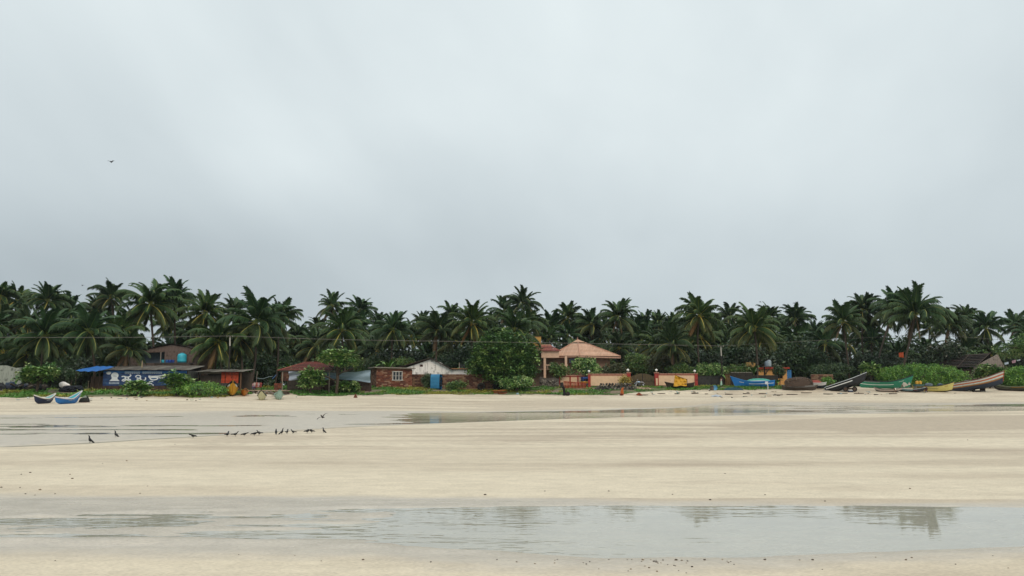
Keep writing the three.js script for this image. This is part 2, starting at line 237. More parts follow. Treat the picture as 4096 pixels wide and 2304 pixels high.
// ---------------------------------------------------------------- coconut palms
const UPV = new THREE.Vector3(0, 1, 0);
function frondGeo(seed, e0, droop, L, tint) {                            // a frond along +x from the origin: rachis and two rows of leaflets
  const R = rng(seed), N = 12, spine = [], pos = [], col = [];
  let x = 0, y = 0, a = e0;
  for (let i = 0; i <= N; i++) { spine.push([x, y, a]); const t = i / N; a -= droop * (0.25 + 1.5 * t) / N; x += Math.cos(a) * L / N; y += Math.sin(a) * L / N; }
  const sp = (t) => { const q = clamp(t, 0, 0.9999) * N, i = Math.floor(q), f = q - i; return [0, 1, 2].map((k) => lerp(spine[i][k], spine[i + 1][k], f)); };
  const tri = (p, q, r, c, c2) => { pos.push(...p, ...q, ...r); col.push(...c, ...c, ...(c2 || c)); };
  const rc = tint.rib;
  for (let i = 0; i < N; i++) {                                          // rachis: flattened three-sided taper
    const [x0, y0] = spine[i], [x1, y1] = spine[i + 1], w0 = 0.075 * (1 - i / N) + 0.012, w1 = 0.075 * (1 - (i + 1) / N) + 0.012;
    const A = [[x0, y0 + 0.02, -w0], [x0, y0 + 0.02, w0], [x0, y0 - w0, 0]], B = [[x1, y1 + 0.02, -w1], [x1, y1 + 0.02, w1], [x1, y1 - w1, 0]];
    for (let k = 0; k < 3; k++) { const m = (k + 1) % 3; tri(A[k], A[m], B[m], rc); tri(A[k], B[m], B[k], rc); }
  }
  const P = 34;
  for (let i = 0; i < P; i++) for (const s of [-1, 1]) {
    const t = 0.13 + 0.86 * (i + 0.5 + (R() - 0.5) * 0.6) / P, [px, py, an] = sp(t);
    const len = L * 0.255 * Math.pow(Math.sin(Math.PI * clamp(0.18 + 0.72 * t)), 0.6) * (0.85 + 0.3 * R());
    const fwd = 0.45 + 0.5 * t + 0.25 * R(), hang = tint.hang * (0.7 + 0.6 * R());
    const dx = Math.cos(an) * fwd + Math.sin(an) * 0.15, dy = Math.sin(an) * fwd - hang * 0.55, dz = s * (0.95 - 0.25 * t);
    const n = Math.hypot(dx, dy, dz), ux = dx / n, uy = dy / n, uz = dz / n, w = 0.078 + 0.03 * R();
    const mid = [px + ux * len * 0.5, py + uy * len * 0.5, uz * len * 0.5], tip = [px + ux * len * 0.95, py + uy * len * 0.95 - hang * len * 0.42, uz * len * 0.92];
    const k = 0.7 + 0.6 * R(), c = tint.leaf.map((v) => v * k), c2 = tint.tip.map((v) => v * k);
    const rx = Math.cos(an) * w, ry = Math.sin(an) * w;
    tri([px - rx, py - ry, 0], [px + rx, py + ry, 0], [mid[0] + rx * 1.1, mid[1] + ry * 1.1, mid[2]], c);
    tri([px - rx, py - ry, 0], [mid[0] + rx * 1.1, mid[1] + ry * 1.1, mid[2]], [mid[0] - rx * 1.1, mid[1] - ry * 1.1, mid[2]], c);
    tri([mid[0] - rx * 1.1, mid[1] - ry * 1.1, mid[2]], [mid[0] + rx * 1.1, mid[1] + ry * 1.1, mid[2]], tip, c, c2);
  }
  const g = new THREE.BufferGeometry(); g.setAttribute('position', new THREE.Float32BufferAttribute(pos, 3)); g.setAttribute('color', new THREE.Float32BufferAttribute(col, 3)); g.computeVertexNormals(); return g;
}
const deg = Math.PI / 180;
const TINT = {
  young: { rib: [0.15, 0.2, 0.05], leaf: [0.024, 0.066, 0.016], tip: [0.046, 0.095, 0.024], hang: 0.4 },
  full: { rib: [0.3, 0.32, 0.08], leaf: [0.019, 0.056, 0.012], tip: [0.044, 0.08, 0.02], hang: 0.85 },
  old: { rib: [0.45, 0.38, 0.09], leaf: [0.034, 0.06, 0.014], tip: [0.085, 0.095, 0.022], hang: 1.2 },
  dead: { rib: [0.2, 0.13, 0.06], leaf: [0.13, 0.08, 0.035], tip: [0.17, 0.11, 0.05], hang: 1.3 },
};
// seven ages of frond from the upright spear to the hanging skirt, two of each
const FRONDS = [[78, 0.7, 4.0, 'young'], [62, 1.15, 4.5, 'young'], [44, 1.3, 4.8, 'full'], [24, 1.25, 4.9, 'full'], [4, 1.05, 4.8, 'full'], [-20, 0.85, 4.6, 'old'], [-40, 0.6, 3.9, 'old'], [-72, 0.25, 3.6, 'dead']].map(([e, d, L, t], i) => [0, 1, 2].map((v) => frondGeo(100 + i * 3 + v, (e + (v - 1) * 6) * deg, d * (0.85 + 0.18 * v), L * (0.94 + 0.06 * v), TINT[t])));
const frondMats = [[1, 1, 1], [1.2, 1.08, 0.8], [0.8, 0.95, 1], [1.12, 1.1, 0.9], [0.85, 0.8, 0.8]].map((c) => { const m = frondMat.clone(); m.color.setRGB(...c); return m; });
const trunkMat = mat(0x574c42, 0.95, 'wood', 1.2), nutMat = mat(0x8a7a2c, 0.6, null);
const nutGeo = ball(0.14, 0.17, 0.14, 0, 0, 0, 8, 6);
let palmSeed = 1;
function palm(px, py, r, label, group, opts = {}) {                       // px, py: where the fronds meet; r: crown radius in photo pixels
  const R = rng(900 + palmSeed++ * 13);
  const lim = px < 1200 ? [lerp(124, 140, px / 1200), 178] : [152, 225];
  const D = opts.D ?? clamp(4.3 * FOCAL / r, ...lim), k = clamp(r * (px < 1200 ? 0.98 : 1.03) * D / FOCAL / 4.3, 0.62, 1.4);
  const top = at(px, py, D), bx0 = opts.base ?? px + (R() - 0.5) * 50, foot = onGround(bx0, D + (R() - 0.5) * 4);
  foot.y -= 0.15;
  const t = thing('coconut_palm', label, 'palm tree', foot, 0, group), c = top.clone().sub(foot);
  const h = c.y, bend = (R() - 0.5) * 0.16 * h;
  const g = tube([[0, 0, 0], [c.x * 0.25 + bend * 0.5, h * 0.35, c.z * 0.3], [c.x * 0.7 + bend * 0.4, h * 0.72, c.z * 0.7], [c.x, h, c.z]], 0.17 * Math.sqrt(k), 12, 7);
  const p = g.attributes.position, uv = g.attributes.uv; for (let i = 0; i < p.count; i++) { const y = p.getY(i) / h; uv.setXY(i, uv.getY(i) * 1.2, uv.getX(i) * h); if (y < 0.06) { } }
  part(t, 'trunk', g, trunkMat);
  const n = (opts.n ?? 38) + Math.floor((R() - 0.5) * 10), fm = frondMats[Math.floor(R() * 5)], gust = 0.04 + 0.2 * R(), deadN = R() < 0.45 ? 1 + Math.floor(R() * 3) : 0, droopy = 0.75 + 0.35 * R(), q = new THREE.Quaternion(), q2 = new THREE.Quaternion(), az0 = R() * 6.28;
  for (let i = 0; i < n; i++) {
    const age = i / (n - 1), type = i >= n - deadN ? 7 : clamp(Math.floor(Math.pow(age, 1.05) * 7 * droopy + (R() - 0.5) * 1.1), 0, 6), az = az0 + i * 2.399963 + (R() - 0.5) * 0.35;
    const m = part(t, 'frond', FRONDS[type][Math.floor(R() * 3)], fm);
    q.setFromAxisAngle(UPV, az); q2.setFromAxisAngle(new THREE.Vector3(1, 0, 0), (R() - 0.5) * 0.7);
    // wind off the sea presses every frond a little towards the land and to one side
    const wind = new THREE.Quaternion().setFromAxisAngle(new THREE.Vector3(-0.55, 0, -0.8).normalize(), gust + 0.06 * R());
    m.quaternion.copy(wind).multiply(q).multiply(q2);
    m.position.set(c.x + Math.cos(az) * 0.1, c.y - age * 0.35, c.z - Math.sin(az) * 0.1);
    m.scale.setScalar(k * (0.82 + 0.3 * R()));
  }
  if (r > 80) for (let i = 0; i < 5; i++) { const a = R() * 6.28, m = part(t, 'coconut', nutGeo, nutMat); m.position.set(c.x + Math.cos(a) * 0.3, c.y - 0.55 - 0.25 * R(), c.z + Math.sin(a) * 0.3); }
  return t;
}
// every crown one can make out: [px, py, radius, place, look]
const PLACES = {
  a: 'behind the scrap heap and broken grey wall', b: 'behind the blue painted shed', c: 'behind the shed with orange doors', d: 'behind the maroon tiled hut',
  e: 'behind the white gabled house', f: 'behind the big round almond tree', g: 'behind the pink hip-roofed house', h: 'behind the arched gate and peach wall',
  i: 'behind the blue boat and orange house', j: 'behind the net-covered boat and black boat', k: 'behind the green creeper mound', l: 'behind the dark thatched hut',
};
const PALMS = [
  [0, 1185, 85, 'a', 'tall'], [64, 1200, 80, 'a', 'tall'], [190, 1200, 85, 'a', 'tall leaning'], [108, 1412, 105, 'a', 'low'], [176, 1335, 125, 'a', 'broad mid-height'], [20, 1290, 90, 'a', 'mid-height'], [280, 1240, 80, 'a', 'mid-height'], [240, 1290, 85, 'a', 'mid-height'], [-60, 1320, 110, 'a', 'mid-height'], [110, 1290, 90, 'a', 'mid-height'],
  [444, 1186, 80, 'b', 'tall slender'], [600, 1212, 122, 'b', 'tall broad', 144], [356, 1322, 132, 'b', 'broad low'], [700, 1190, 92, 'b', 'tall shaggy', 150], [520, 1290, 85, 'b', 'mid-height'], [470, 1330, 100, 'b', 'mid-height'], [390, 1240, 70, 'b', 'mid-height'], [512, 1392, 88, 'b', 'low drooping', 127], [680, 1300, 80, 'b', 'mid-height'],
  [1024, 1284, 165, 'c', 'biggest broad'], [820, 1246, 95, 'c', 'tall shaggy'], [872, 1364, 125, 'c', 'mid-height drooping'], [1110, 1272, 95, 'c', 'mid-height'], [1190, 1345, 65, 'c', 'small hazy'], [872, 1450, 80, 'c', 'lowest, sweeping the roof,'], [930, 1250, 80, 'c', 'mid-height'], [780, 1330, 85, 'c', 'mid-height'], [1160, 1400, 60, 'c', 'small hazy'], [960, 1350, 100, 'c', 'mid-height'],
  [1330, 1222, 66, 'd', 'tall thin-stemmed'], [1440, 1238, 66, 'd', 'tall'], [1368, 1318, 100, 'd', 'broad mid-height'], [1436, 1302, 70, 'd', 'mid-height'], [1272, 1312, 56, 'd', 'small'], [1476, 1404, 75, 'd', 'low'], [1300, 1380, 70, 'd', 'low'],
  [1572, 1316, 86, 'e', 'tall'], [1644, 1344, 76, 'e', 'mid-height'], [1748, 1320, 88, 'e', 'tall broad'], [1804, 1258, 58, 'e', 'small tall'], [1516, 1288, 55, 'e', 'small tall'], [1690, 1290, 50, 'e', 'small tall'],
  [1888, 1288, 90, 'f', 'tall'], [2056, 1316, 100, 'f', 'broad mid-height'], [2092, 1212, 72, 'f', 'tallest'], [2016, 1240, 66, 'f', 'tall shaggy'], [2110, 1290, 76, 'f', 'mid-height'], [1960, 1300, 60, 'f', 'small'],
  [2204, 1304, 70, 'g', 'mid-height'], [2272, 1268, 68, 'g', 'tall'], [2368, 1292, 72, 'g', 'mid-height'], [2472, 1264, 80, 'g', 'tall broad'], [2420, 1320, 60, 'g', 'small low'], [2320, 1325, 58, 'g', 'small low'],
  [2536, 1324, 72, 'h', 'mid-height'], [2632, 1296, 58, 'h', 'small tall'], [2796, 1260, 94, 'h', 'tallest broad'], [2688, 1372, 92, 'h', 'low'], [2690, 1300, 62, 'h', 'small'], [2800, 1345, 80, 'h', 'mid-height'], [2580, 1290, 55, 'h', 'small tall'],
  [2916, 1268, 66, 'i', 'tall'], [3016, 1308, 106, 'i', 'broad'], [3076, 1266, 60, 'i', 'small tall'], [2940, 1340, 76, 'i', 'mid-height'], [3050, 1350, 80, 'i', 'low'], [2860, 1310, 60, 'i', 'small'],
  [3180, 1276, 68, 'j', 'tall'], [3180, 1364, 76, 'j', 'low'], [3256, 1326, 50, 'j', 'small far'], [3372, 1284, 88, 'j', 'leaning'], [3130, 1310, 62, 'j', 'mid-height'], [3300, 1350, 62, 'j', 'low far'],
  [3452, 1238, 80, 'k', 'tall'], [3472, 1316, 78, 'k', 'mid-height'], [3560, 1262, 70, 'k', 'mid-height'], [3660, 1252, 132, 'k', 'tallest broad'], [3575, 1222, 84, 'k', 'tall shaggy'], [3720, 1310, 66, 'k', 'small'],
  [3796, 1300, 80, 'l', 'tall'], [3860, 1270, 60, 'l', 'small tall'], [3944, 1308, 78, 'l', 'broad'], [4060, 1302, 64, 'l', 'small far'], [4120, 1330, 70, 'l', 'mid-height'], [3900, 1350, 60, 'l', 'low'],
];
const LEAN = { 3372: 3400, 3452: 3470, 3472: 3512, 3660: 3600, 3575: 3510, 3560: 3545, 3796: 3770, 1330: 1322, 1024: 1004, 190: 150 };
for (const [px, py, r, pl, look, D] of PALMS) palm(px, py, r, `${look} coconut palm ${PLACES[pl]}`, `coconut palms ${PLACES[pl]}`, { base: LEAN[px], D });
{ // shorter palms filling the grove under the crowns
  const R = rng(2024), keys = Object.keys(PLACES), ends = [330, 760, 1200, 1480, 1830, 2160, 2520, 2850, 3110, 3420, 3730, 9999];
  for (let i = 0; i < 46; i++) { const px = -80 + i * 94 + (R() - 0.5) * 60, py = 1352 + 75 * R(), pl = keys[ends.findIndex((e) => px < e)]; if (px > 1195 && px < 1255) continue; palm(px, py, 62 + 30 * R() + (px < 1200 ? 25 : 0), `short shaded coconut palm ${PLACES[pl]}`, `short coconut palms ${PLACES[pl]}`, { n: 28, D: (px < 1200 ? lerp(146, 160, clamp(px / 1200)) : 168) + 22 * R() }); }
  for (let i = 0; i < 17; i++) { const px = 1500 + i * 84 + (R() - 0.5) * 50, pl = keys[ends.findIndex((e) => px < e)]; palm(px, 1312 + 40 * R(), 56 + 14 * R(), `far mid-height coconut palm ${PLACES[pl]}`, `far coconut palms ${PLACES[pl]}`, { n: 28, D: 188 + 24 * R() }); }
}

// ---------------------------------------------------------------- leafy trees and bushes
function leaves(seed, o) {                                               // o: rx ry rz half sizes, n clumps, m leaves in each, size, tones [[r,g,b]...], tiers, hollow
  const R = rng(seed), pos = [], col = [], v = new THREE.Vector3(), a = new THREE.Vector3(), b = new THREE.Vector3(), nrm = new THREE.Vector3();
  const blobs = (o.lobe ?? 0.22) > 0.15 ? Array.from({ length: 7 }, (_, i) => { const a = i * 2.4 + R() * 1.2, e = (R() * 1.5 - 0.6), q = 0.35 + 0.3 * R(); return [Math.cos(a) * Math.cos(e) * q, Math.sin(e) * q, Math.sin(a) * Math.cos(e) * q, 0.36 + 0.26 * R()]; }) : [[0, 0, 0, 1]];
  for (let i = 0; i < o.n; i++) {
    let th = R() * 6.283, u = o.dome ? R() * 0.98 : R() * 1.8 - 0.8, rr = Math.sqrt(1 - Math.min(1, u * u)), rad = o.hollow && !(o.core && R() < o.core) ? 0.62 + 0.38 * Math.cbrt(R()) : 0.9 * Math.cbrt(R());
    const lobes = 1 + (o.lobe ?? 0.22) * Math.sin(th * 3 + seed) * Math.sin(u * 5 + seed * 2) + (R() - 0.5) * 0.22;
    const bl = blobs[Math.floor(R() * blobs.length)];
    v.set((bl[0] + Math.cos(th) * rr * bl[3] * rad * lobes) * o.rx, (bl[1] + u * bl[3] * rad * lobes) * o.ry, (bl[2] + Math.sin(th) * rr * bl[3] * rad * lobes) * o.rz);
    if (o.tiers) v.y = Math.round(v.y / o.tiers + (R() - 0.5) * 0.7) * o.tiers;
    if (o.floor !== undefined && v.y < o.floor) v.y = o.floor + R() * 0.2;
    const tone = o.tones[Math.floor(R() * o.tones.length)], cx = v.x, cy = v.y, cz = v.z, out = v.clone().normalize(); out.y += 0.55; out.normalize();
    for (let k = 0; k < o.m; k++) {
      const s = o.size * (0.7 + 0.6 * R());
      a.set(R() - 0.5, (R() - 0.5) * (o.tiers ? 0.5 : 1), R() - 0.5).normalize().addScaledVector(out, 0.35).normalize();
      b.set(R() - 0.5, R() - 0.5, R() - 0.5).cross(a).normalize();
      if (o.tiers) { b.crossVectors(a, UPV).normalize(); }
      nrm.crossVectors(a, b);
      const spread = o.spread ?? 0.5, x = cx + a.x * s * 0.3 + (R() - 0.5) * spread, y = cy + a.y * s * 0.3 + (R() - 0.5) * spread * (o.tiers ? 0.4 : 1), z = cz + a.z * s * 0.3 + (R() - 0.5) * spread;
      const w = s * (o.wide ?? 0.28), P = [[x, y, z], [x + a.x * s * 0.5 + b.x * w - nrm.x * w * 0.25, y + a.y * s * 0.5 + b.y * w - nrm.y * w * 0.25, z + a.z * s * 0.5 + b.z * w - nrm.z * w * 0.25], [x + a.x * s, y + a.y * s - s * 0.12, z + a.z * s], [x + a.x * s * 0.5 - b.x * w - nrm.x * w * 0.25, y + a.y * s * 0.5 - b.y * w - nrm.y * w * 0.25, z + a.z * s * 0.5 - b.z * w - nrm.z * w * 0.25]];
      pos.push(...P[0], ...P[1], ...P[2], ...P[0], ...P[2], ...P[3]);
      const q = 0.65 + 0.7 * R(); for (let j = 0; j < 6; j++) col.push(tone[0] * q, tone[1] * q, tone[2] * q);
    }
  }
  const g = new THREE.BufferGeometry(); g.setAttribute('position', new THREE.Float32BufferAttribute(pos, 3)); g.setAttribute('color', new THREE.Float32BufferAttribute(col, 3)); g.computeVertexNormals(); return g;
}
const TONES = {
  almond: [[0.12, 0.25, 0.05], [0.07, 0.17, 0.04], [0.22, 0.36, 0.1], [0.045, 0.11, 0.03], [0.36, 0.46, 0.18]],
  shade: [[0.05, 0.12, 0.03], [0.07, 0.16, 0.04], [0.12, 0.24, 0.06], [0.035, 0.08, 0.025], [0.26, 0.38, 0.11]],
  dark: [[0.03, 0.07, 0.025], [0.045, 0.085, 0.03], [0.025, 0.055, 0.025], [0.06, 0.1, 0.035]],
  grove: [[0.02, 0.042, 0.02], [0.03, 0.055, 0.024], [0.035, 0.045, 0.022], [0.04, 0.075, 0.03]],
  creeper: [[0.075, 0.21, 0.028], [0.13, 0.29, 0.04], [0.045, 0.13, 0.025], [0.2, 0.36, 0.06]],
  hedge: [[0.06, 0.14, 0.035], [0.1, 0.19, 0.04], [0.04, 0.09, 0.03], [0.12, 0.14, 0.035], [0.15, 0.24, 0.06]],
  croton: [[0.42, 0.3, 0.05], [0.3, 0.22, 0.04], [0.2, 0.2, 0.05], [0.45, 0.38, 0.12]],
  brown: [[0.1, 0.085, 0.03], [0.07, 0.075, 0.03], [0.05, 0.08, 0.03]],
};
function tree(name, label, category, px0, px1, py0, pyBase, D, o, group) {     // fills the given photo extent at the given depth; stands on the ground there
  const c = onGround((px0 + px1) / 2, D), top = at((px0 + px1) / 2, py0, D).y, low = Math.max(c.y + 0.05, at((px0 + px1) / 2, pyBase, D).y);
  const rx = (px1 - px0) / 2 * D / FOCAL * 0.88, ry = (top - low) / 2 * 0.94, cy = (top + low) / 2 - c.y, seed = Math.round(px0 * 7 + py0);
  const t = thing(name, label, category, [c.x, c.y - 0.06, c.z], 0, group), R = rng(seed);
  const vol = rx * ry * (o.rz ?? rx * 0.8), n = Math.round((o.n ?? 1) * clamp(60 + 26 * rx * ry * 3, 60, 900));
  const geo = leaves(seed, { rx, ry, rz: o.rz ?? Math.min(rx * 0.85, 5), n, m: o.m ?? 7, size: o.size ?? 0.34, tones: TONES[o.tone], tiers: o.tiers, hollow: true, spread: o.spread ?? 0.55, lobe: o.lobe, floor: -cy + 0.05, wide: o.wide, core: o.core }); geo.translate(0, cy, 0);
  const trunkTop = cy + ry * 0.1, r0 = clamp(rx * 0.07, 0.05, 0.3);
  part(t, 'trunk', tube([[0, 0, 0], [rx * 0.05, trunkTop * 0.5, 0.05], [-rx * 0.03, trunkTop, 0]], r0, 8, 7), BARK);
  const limbs = o.limbs ?? 6;
  for (let i = 0; i < limbs; i++) { const a = i * 2.4 + R(), y0 = trunkTop * (0.35 + 0.5 * R()); part(t, 'limb', tube([[0, y0, 0], [Math.cos(a) * rx * 0.35, y0 + ry * 0.35, Math.sin(a) * rx * 0.3], [Math.cos(a) * rx * 0.75, y0 + ry * (0.4 + 0.4 * R()), Math.sin(a) * rx * 0.6]], r0 * 0.45, 6, 5), BARK); }
  part(t, 'crown', geo, leafMat);
  return t;
}
// the grove's dark understorey: trees between and behind the palms
{
  const R = rng(77), G = 'understorey trees of the palm grove';
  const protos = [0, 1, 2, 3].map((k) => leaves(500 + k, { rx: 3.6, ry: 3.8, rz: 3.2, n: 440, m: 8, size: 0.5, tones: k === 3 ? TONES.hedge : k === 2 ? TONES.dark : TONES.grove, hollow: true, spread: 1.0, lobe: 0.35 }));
  const who = (px) => Object.values(PLACES)[clamp(Math.floor([330, 760, 1200, 1480, 1830, 2160, 2520, 2850, 3110, 3420, 3730, 9999].findIndex((e) => px < e)), 0, 11)];
  for (let row = 0; row < 3; row++) for (let px = -260 + row * 60; px < 4400; px += 118) {
    const q = px + (R() - 0.5) * 70, D = (q < 1200 ? lerp(136, 158, clamp(q / 1200)) : 163) + row * 15 + R() * 6, c = onGround(q, D), s = 0.5 + 0.85 * R() + row * 0.24;
    if (row === 0 && ((q > 1215 && q < 1260) || R() < 0.12)) continue;
    if (row > 0 && q > 1180 && q < 1262) continue;
    if (q > 2090 && q < 2640 && D < 181) continue;
    if (q > 480 && q < 820 && D < 147) continue;
    const t = thing('grove_tree', `dark leafy understorey tree in the grove ${who(q)}`, 'tree', [c.x, c.y - 0.1, c.z], R() * 6.28, `${G} ${who(q)}`);
    part(t, 'trunk', tube([[0, 0, 0], [0.15, 1.6, 0.1], [-0.1, 3.6 * s, 0]], 0.17, 6, 6), BARK);
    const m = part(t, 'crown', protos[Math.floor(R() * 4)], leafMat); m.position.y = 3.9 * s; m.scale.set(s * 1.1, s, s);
  }
}
{ // the far wood behind the grove, one mass of foliage
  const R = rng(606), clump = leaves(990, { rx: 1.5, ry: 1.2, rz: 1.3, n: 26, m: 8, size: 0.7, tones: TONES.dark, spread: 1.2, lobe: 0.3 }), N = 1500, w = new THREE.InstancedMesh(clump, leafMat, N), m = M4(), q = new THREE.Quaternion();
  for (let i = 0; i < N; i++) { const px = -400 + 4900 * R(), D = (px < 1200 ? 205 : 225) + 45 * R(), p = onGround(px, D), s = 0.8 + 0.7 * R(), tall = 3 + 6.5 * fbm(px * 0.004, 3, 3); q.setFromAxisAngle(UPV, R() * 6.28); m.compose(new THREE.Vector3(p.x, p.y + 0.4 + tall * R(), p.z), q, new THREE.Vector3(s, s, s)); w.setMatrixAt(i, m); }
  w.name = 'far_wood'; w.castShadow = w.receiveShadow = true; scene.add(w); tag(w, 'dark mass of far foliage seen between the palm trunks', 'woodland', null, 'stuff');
}
// almond trees and bushes with big upturned leaves, hedges, creepers: [name, label, category, px0, px1, py top, py low, depth, options]
const AL = { tone: 'almond', tiers: 0.6, size: 0.52, m: 11, n: 0.55, wide: 0.3, lobe: 0.35 }, HE = { tone: 'hedge', size: 0.3, n: 1.1 };
const GREENS = [
  ['almond_bush', 'young almond bush with pale leaf tiers by the white sack', 'bush', 62, 232, 1462, 1530, 114, { ...AL, n: 0.75 }],
  ['almond_bush', 'small almond bush in front of the painted lettering', 'bush', 498, 602, 1518, 1582, 113, AL],
  ['almond_bush', 'almond bush at the corner of the blue painted shed', 'bush', 640, 770, 1486, 1560, 114, AL],
  ['creeper_bush', 'low rounded creeper bush beside the yellow boat', 'bush', 690, 905, 1530, 1586, 114.5, { tone: 'creeper', size: 0.26, n: 1.6, spread: 0.45, limbs: 3, lobe: 0.12 }],
  ['almond_tree', 'tiered almond tree spreading over the maroon tiled roof', 'tree', 1244, 1446, 1398, 1480, 128.5, { ...AL, n: 0.8 }],
  ['almond_bush', 'almond bush hiding the end of the blue-grey tarpaulins', 'bush', 1184, 1296, 1472, 1574, 126.5, { ...AL, n: 0.8 }],
  ['almond_bush', 'low almond bush beneath the long blue tarpaulin', 'bush', 1335, 1450, 1528, 1574, 130, { ...AL, n: 0.7 }],
  ['almond_bush', 'leafy bush behind the roof of the laterite house', 'bush', 1560, 1650, 1430, 1480, 152, HE],
  ['ivy_bush', 'climbing bush round the blue box on the block wall', 'bush', 1688, 1727, 1488, 1560, 140.6, { tone: 'dark', size: 0.26, n: 2, rz: 0.6, lobe: 0.3 }],
  ['low_bush', 'dense dark bush at the foot of the block wall', 'bush', 1775, 1868, 1522, 1566, 139.5, { tone: 'hedge', size: 0.28, n: 1.4, limbs: 3, lobe: 0.45, rz: 0.9 }],
  ['almond_tree', 'big round almond tree beside the pink house', 'tree', 1862, 2168, 1326, 1572, 144, { tone: 'shade', size: 0.5, n: 2.1, m: 13, tiers: 0.55, lobe: 0.15, spread: 0.8, rz: 5.2, limbs: 9, core: 0.4 }],
  ['almond_bush', 'leafy sapling under the big round almond tree', 'bush', 1980, 2150, 1500, 1572, 140, { ...HE, tone: 'almond' }],
  ['garden_bush', 'garden bush in front of the pink house balcony', 'bush', 2190, 2275, 1440, 1520, 151, HE],
  ['garden_tree', 'bright garden tree before the hip roof eave', 'tree', 2270, 2410, 1428, 1520, 152, { ...HE, tone: 'almond', size: 0.4 }],
  ['garden_bush', 'brownish feathery bush behind the peach wall', 'bush', 2395, 2520, 1452, 1520, 153, { tone: 'brown', size: 0.3, n: 1.3 }],
  ['garden_tree', 'leafy garden tree behind the arched gate', 'tree', 2495, 2610, 1392, 1520, 164, { ...HE, size: 0.36 }],
  ['garden_tree', 'reddish-topped garden tree behind the lamp posts', 'tree', 2580, 2700, 1405, 1520, 157, { tone: 'brown', size: 0.36, n: 1.2 }],
  ['garden_bush', 'green bush behind the wall with the yellow tarpaulin', 'bush', 2660, 2790, 1450, 1510, 152, HE],
  ['garden_tree', 'green garden tree beside the telegraph pole', 'tree', 2775, 2900, 1440, 1525, 151.5, { ...HE, tone: 'almond' }],
  ['garden_bush', 'hedge bush above the black wall near the telegraph pole', 'bush', 2880, 3010, 1455, 1510, 154, HE],
  ['croton_shrub', 'yellow croton shrub in front of the gate pillar', 'shrub', 2472, 2532, 1506, 1552, 146.2, { tone: 'croton', size: 0.34, n: 0.9, wide: 0.2, limbs: 4 }],
  ['hedge_bush', 'dark hedge behind the block wall stub', 'bush', 3230, 3420, 1455, 1520, 158, { tone: 'dark', size: 0.34, n: 1.4 }],
  ['hedge_bush', 'weedy bush against the block wall stub', 'bush', 3285, 3340, 1508, 1556, 149, { tone: 'creeper', size: 0.26 }],
  ['almond_bush', 'pale almond bush over the stem of the black boat', 'bush', 3440, 3530, 1450, 1510, 153, AL],
  ['creeper_mound', 'big green creeper mound behind the green boat', 'bush', 3490, 3880, 1458, 1556, 152, { tone: 'creeper', size: 0.28, n: 2.4, m: 10, spread: 0.6, limbs: 3, lobe: 0.1, rz: 5 }],
  ['creeper_mound', 'creeper mound behind the stem of the striped boat', 'bush', 3985, 4190, 1468, 1560, 151, { tone: 'creeper', size: 0.28, n: 2.0, m: 9, limbs: 3, lobe: 0.12 }],
  ['almond_tree', 'broad almond tree overhanging the washing line', 'tree', 3990, 4260, 1328, 1450, 158, { tone: 'almond', size: 0.42, n: 0.9, tiers: 0.6, m: 8 }],
  ['almond_bush', 'pale bush at the gable foot of the thatched hut', 'bush', 3900, 4020, 1462, 1520, 151.5, { ...AL, n: 0.7 }],
  ['low_bush', 'low scrub bush beside the wooden plinth', 'bush', 3090, 3150, 1460, 1520, 156, { tone: 'dark', size: 0.3 }],
  ['roadside_bush', 'small dark bush beside the blue awning', 'bush', 255, 310, 1476, 1520, 122, { tone: 'dark', size: 0.3 }],
];
for (const [n, l, c, a, b, y0, y1, D, o] of GREENS) tree(n, l, c, a, b, y0, y1, D, o);
// banana plants: a stem and long arching blades
function banana(px, pyTop, pyBase, D, label, n = 9) {
  const c = onGround(px, D), h = at(px, pyTop, D).y - c.y, t = thing('banana_plant', label, 'banana plant', [c.x, c.y - 0.05, c.z]), R = rng(px), stemH = h * 0.5;
  part(t, 'stem', cyl(0.14, 0.09, stemH, 0, 0, 0, 8), mat(0x7d8a4a, 0.7));
  for (let i = 0; i < n; i++) { const a = i * 2.4 + R(), L = h * (0.55 + 0.25 * R()), up = 0.5 + 0.9 * R(); const g = sheet(2, 6, (u, v) => { const w = 0.32 * Math.sin(Math.PI * Math.min(1, 0.08 + v * 0.92)), d = v * L; return [Math.cos(up - v * 0.9) * d, stemH + Math.sin(up - v * 0.9) * d - Math.abs(u - 0.5) * w * -0.5, (u - 0.5) * 2 * w]; }); g.rotateY(a); part(t, 'leaf', g, mat(i % 3 ? 0x5f8a3c : 0x87a85a, 0.5, 'cloth', 0.7)); }
}
banana(2868, 1462, 1500, 150.5, 'banana plant with pale upright blades beside the telegraph pole');
banana(3018, 1440, 1500, 153, 'banana plant in front of the orange house');
banana(3112, 1512, 1550, 147.5, 'low banana plant between the blue boat and the net heap');
banana(1552, 1418, 1475, 150, 'banana plant behind the flat roof of the laterite house');
banana(1858, 1412, 1475, 158, 'tall banana plant behind the white wing wall');
banana(1160, 1428, 1470, 140, 'banana plant behind the tiled hut ridge');
